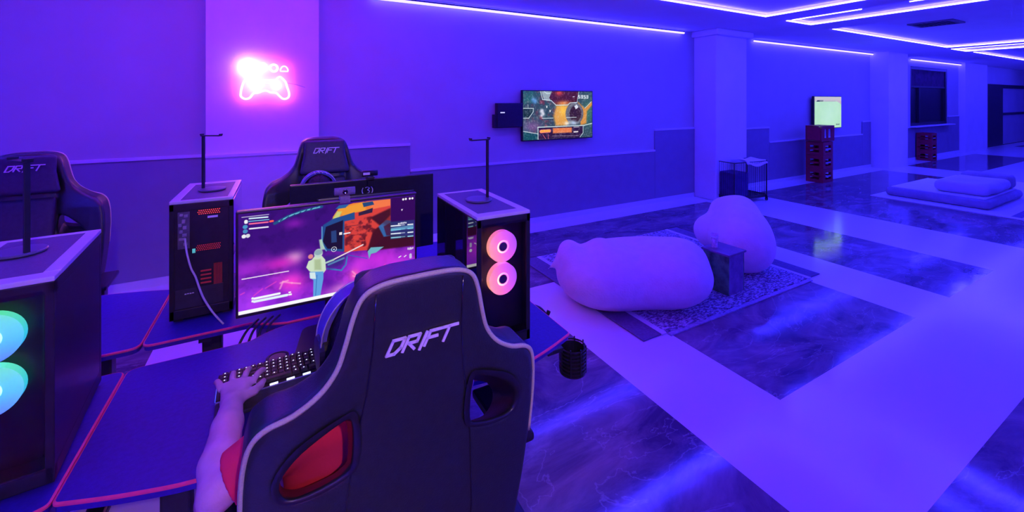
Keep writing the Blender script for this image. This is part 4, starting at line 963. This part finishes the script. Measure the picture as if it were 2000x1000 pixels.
for s in (-1,1):
    boxo('border_line', (s*.925-.022, s*.925+.022, -.80, .80, .001, .011), mat('rug_pale_line', (.7,.68,.75), .9, noise=(.05,60)), t)
    boxo('dark_end', (s*1.03-.083, s*1.03+.083, -.79, .80, .001, .009), mat('rug_dark_end', (.17,.13,.22), .9, noise=(.15,60)), t)
boxo('front_binding', (-.90,.90,-.835,-.80,.001,.009), mat('rug_binding', (.40,.36,.5), .9, noise=(.2,40)), t)
# side table
t = thing('side_table', 'small weathered wooden box table between the beanbags', 'side table', (3.275,2.245,.010), .05)
M_wg = mat('weathered_green_wood', (.10,.30,.12), .8, noise=(.6,16), bump=.3, bscale=40); M_wd = mat('dark_wood_top', (.20,.13,.22), .5, noise=(.2,12))
boxo('table_top', (-.125,.125,-.125,.125,.318,.335), M_wd, t, bev=.004)
boxo('side_panel', (-.112,-.100,-.112,.112,0,.318), M_wg, t, bev=.002); boxo('side_panel', (.100,.112,-.112,.112,0,.318), M_wg, t, bev=.002)
boxo('front_panel', (-.100,.100,-.112,-.100,.0,.318), mat('blue_grey_wood', (.22,.16,.3), .7, noise=(.3,14)), t); boxo('back_panel', (-.100,.100,.100,.112,.0,.318), M_wd, t)
t = thing('drinking_cup', 'pale patterned cup standing on the small wooden table', 'cup', (3.235,2.30,.345))
bm = bmesh.new(); lathe(bm, [(0,0),(.022,0),(.027,.075),(.030,.115),(.027,.115),(.024,.07),(.02,.006),(0,.006)], 28); obj('cup', bm, mat('cup_ceramic', (.8,.6,.78), .3, noise=(.35,60)), t)
bm = bmesh.new(); lathe(bm, [(.028,.085),(.0292,.086),(.0296,.098),(.0285,.1)], 28); obj('rim_band', bm, M_white, t)

# ================================================================ BY THE WALL
t = thing('wire_pen', 'black wire pen with a pale cloth draped over its rim beside the column', 'wire pen', (6.42,4.10,0), -.10)
L_, D_, Hn = .36, .17, .60
bm = bmesh.new()
for sx_ in (-1,1):
    for sy in (-1,1): tube(bm, [(sx_*L_,sy*D_,.06),(sx_*L_,sy*D_,Hn+.04)], .010, 8)
for z in (.10,Hn+.03):
    for sy in (-1,1): tube(bm, [(-L_,sy*D_,z),(L_,sy*D_,z)], .007, 6)
    for sx_ in (-1,1): tube(bm, [(sx_*L_,-D_,z),(sx_*L_,D_,z)], .007, 6)
obj('frame', bm, M_black, t, smooth=True)
bm = bmesh.new()
for i in range(1,18):
    x = -L_+2*L_*i/18
    for sy in (-1,1): tube(bm, [(x,sy*D_,.1),(x,sy*D_,Hn+.03)], .0022, 5)
for i in range(1,9):
    y = -D_+2*D_*i/9
    for sx_ in (-1,1): tube(bm, [(sx_*L_,y,.1),(sx_*L_,y,Hn+.03)], .0022, 5)
obj('wires', bm, M_black, t)
boxo('tray', (-L_,L_,-D_,D_,.06,.095), M_black, t)
boxo('liner', (-L_+.02,-.02,-D_+.02,D_-.02,.095,.47), mat('dark_blue_liner', (.06,.04,.16), .8, noise=(.2,12), bump=.3, bscale=12), t, bev=.02)
for sx_ in (-1,1):
    for sy in (-1,1):
        bm = bmesh.new(); lathe(bm, [(0,-.01),(.025,-.01),(.025,.01),(0,.01)], 16, Matrix.Translation((sx_*L_,sy*D_,.026))@Matrix.Rotation(PI/2,4,'X')); box(bm, sx_*L_-.012,sx_*L_+.012,sy*D_-.014,sy*D_+.014,.035,.07); obj('caster', bm, M_black, t)
n = 14; bm = bmesh.new(); g = [[None]*9 for _ in range(n)]
for i in range(n):
    for j in range(9):
        u = i/(n-1); v = j/8; x = -.10+.46*u; y = -D_-.02+.30*v; z = Hn+.045-.05*math.sin(u*PI)*(1-abs(v-.3))+.05*math.exp(-((u-.12)/.1)**2)*math.exp(-((v-.5)/.4)**2)-(.05 if j == 0 else 0)+.008*math.sin(9*u+5*v)
        g[i][j] = bm.verts.new((x*math.cos(-.1)-y*math.sin(-.1)+6.42, x*math.sin(-.1)+y*math.cos(-.1)+4.10, z))
for i in range(n-1):
    for j in range(8): bm.faces.new((g[i][j], g[i+1][j], g[i+1][j+1], g[i][j+1]))
o = obj('cloth', bm, mat('white_cloth', (.85,.83,.88), .9, noise=(.03,20)), smooth=True); tag(o, 'white cloth draped over the rim of the wire pen', 'cloth')
md = o.modifiers.new('thick', 'SOLIDIFY'); md.thickness = .008

M_crate = mat('red_crate_plastic', (.42,.012,.035), .45, noise=(.12,20))
def crate_bm(w, d, h, lying=False):
    bm = bmesh.new(); e = .022
    for a in (-1,1):
        for b in (-1,1): box(bm, a*w/2-(e if a>0 else 0), a*w/2+(e if a<0 else 0), b*d/2-(e if b>0 else 0), b*d/2+(e if b<0 else 0), 0, h)
    box(bm, -w/2+e, w/2-e, -d/2+e, d/2-e, .005, .02)
    for b in (-1,1):
        y0, y1 = sorted((b*d/2, b*(d/2-.012)))
        for z0, z1 in ((0,h*.22),(h*.40,h*.52),(h*.74,h)): box(bm, -w/2+e, w/2-e, y0, y1, z0, z1)
        for x0, x1 in ((-w/2+e,-w*.28),(w*.28,w/2-e)): box(bm, x0, x1, y0, y1, h*.22, h*.74)
    for a in (-1,1):
        x0, x1 = sorted((a*w/2, a*(w/2-.012)))
        for z0, z1 in ((0,h*.22),(h*.40,h*.52),(h*.74,h)): box(bm, x0, x1, -d/2+e, d/2-e, z0, z1)
        for y0, y1 in ((-d/2+e,-d*.26),(d*.26,d/2-e)): box(bm, x0, x1, y0, y1, h*.22, h*.74)
    return bm
def crate(label, x, y, z, rz, w, d, h, group):
    t = thing('beverage_crate', label, 'crate', (x, y, z), rz, group); obj('crate_body', crate_bm(w, d, h), M_crate, t)
    boxo('name_panel', (-w*.26, w*.26, -d/2-.001, -d/2+.010, h*.405, h*.52), mat('pale_label', (.45,.4,.5), .5, noise=(.3,60)), t); return t
names = ['bottom one of the tall stack under the green television','second from the floor in the tall stack under the green television','third in the tall stack, just under the one on its side']
for i in range(3): crate('red plastic drinks crate, '+names[i], 9.28, 4.32, .002+i*.262, .04, .40, .30, .258, 'red crates stacked under the green television')
tt = thing('beverage_crate', 'red crate lying on its side on top of the tall stack', 'crate', (9.26,4.30,.80), .02, 'red crates stacked under the green television')
bm = crate_bm(.30,.28,.50); bmesh.ops.transform(bm, matrix=Matrix.Translation((-.25,0,.15))@Matrix.Rotation(PI/2,4,'Y'), verts=bm.verts); obj('crate_body', bm, M_crate, tt)
bm = bmesh.new(); 
for i in range(3): lathe(bm, [(0,0),(.03,0),(.03,.17),(.012,.21),(.012,.25),(0,.25)], 14, Matrix.Translation((-.10+i*.1,.0,.02)))
obj('bottles', bm, mat('bottle_glass', (.25,.22,.5), .2, noise=(.2,20)), tt)
for i, nm in enumerate(('lowest','middle','top')): crate('red crate, %s of the short stack under the dark window' % nm, 15.0, 4.45, .002+i*.242, 0, .34, .30, .238, 'red crates stacked under the window')

# far lounge: rug, mattress, folded cushions
t = thing('rug', 'pale rug under the low mattress far across the room', 'rug', (9.9,2.35,0))
boxo('woven_field', (-1.3,2.6,-.9,.9,.001,.012), mat('pale_rug', (.72,.7,.76), .9, noise=(.06,30)), t); boxo('dark_stripe', (-1.2,2.5,-.72,-.62,.0121,.0135), mat('rug_dark_stripe', (.2,.16,.3), .9, noise=(.1,30)), t)
def soft_box(name, lo, hi, r, m, parent=None, h=.03, wob=0.):
    V = Vol(np.array(lo)-.06, np.array(hi)+.06, h); c_ = (np.array(lo)+hi)/2; e_ = (np.array(hi)-lo)/2
    def f(X, Y, Z):
        a, b, g_ = np.abs(X-c_[0])-e_[0]+r, np.abs(Y-c_[1])-e_[1]+r, np.abs(Z-c_[2])-e_[2]+r
        return np.minimum(np.maximum(np.maximum(a,b),g_),0)+np.sqrt(np.maximum(a,0)**2+np.maximum(b,0)**2+np.maximum(g_,0)**2)-r+wob*np.sin(X*9)*np.cos(Y*8)*np.sin(Z*20+1)
    V.fn(f); return link(name, V.mesh(name), m, parent)
M_matt = mat('mattress_cloth', (.62,.58,.7), .9, noise=(.05,10)); M_mside = mat('mattress_side', (.34,.3,.42), .9, noise=(.08,10))
o = soft_box('floor_mattress', (8.85,1.95,.014), (10.5,3.15,.15), .05, M_mside); tag(o, 'low floor mattress on the pale rug far across the room', 'mattress')
soft_box('top_sheet', (8.9,2.0,.14), (10.45,3.1,.162), .012, mat('sheet', (.8,.78,.84), .9, noise=(.03,10)), o, h=.02)
o = soft_box('floor_cushion', (9.05,2.0,.165), (10.15,2.62,.34), .08, M_matt, wob=.012); tag(o, 'large rounded pale cushion lying at the near corner of the floor mattress', 'cushion', 'cushions on the floor mattress')
o = soft_box('floor_cushion', (10.17,2.02,.165), (10.48,2.6,.38), .05, M_mside, wob=.004); tag(o, 'upright darker cushion at the far right end of the mattress', 'cushion', 'cushions on the floor mattress')

# ================================================================ CAMERA, WORLD, VIEW
cam = bpy.data.objects.new('camera', bpy.data.cameras.new('camera')); C.objects.link(cam)
cam.location = (0,0,1.6); cam.rotation_euler = (PI/2, 0, -math.radians(28.8)); cam.data.sensor_width = 36; cam.data.lens = 36*819/2000; cam.data.shift_y = -305/2000; cam.data.clip_start = .02
S.camera = cam
w = bpy.data.worlds.new('night'); S.world = w; w.use_nodes = True; w.node_tree.nodes['Background'].inputs['Color'].default_value = (.004,.003,.02,1)
S.view_settings.view_transform = 'Standard'; S.view_settings.look = 'None'; S.view_settings.gamma = 1; S.view_settings.exposure = 0; S.view_settings.use_curve_mapping = False
S.cycles.use_denoising = True; S.cycles.sample_clamp_indirect = 20; S.cycles.max_bounces = 8; S.cycles.diffuse_bounces = 4
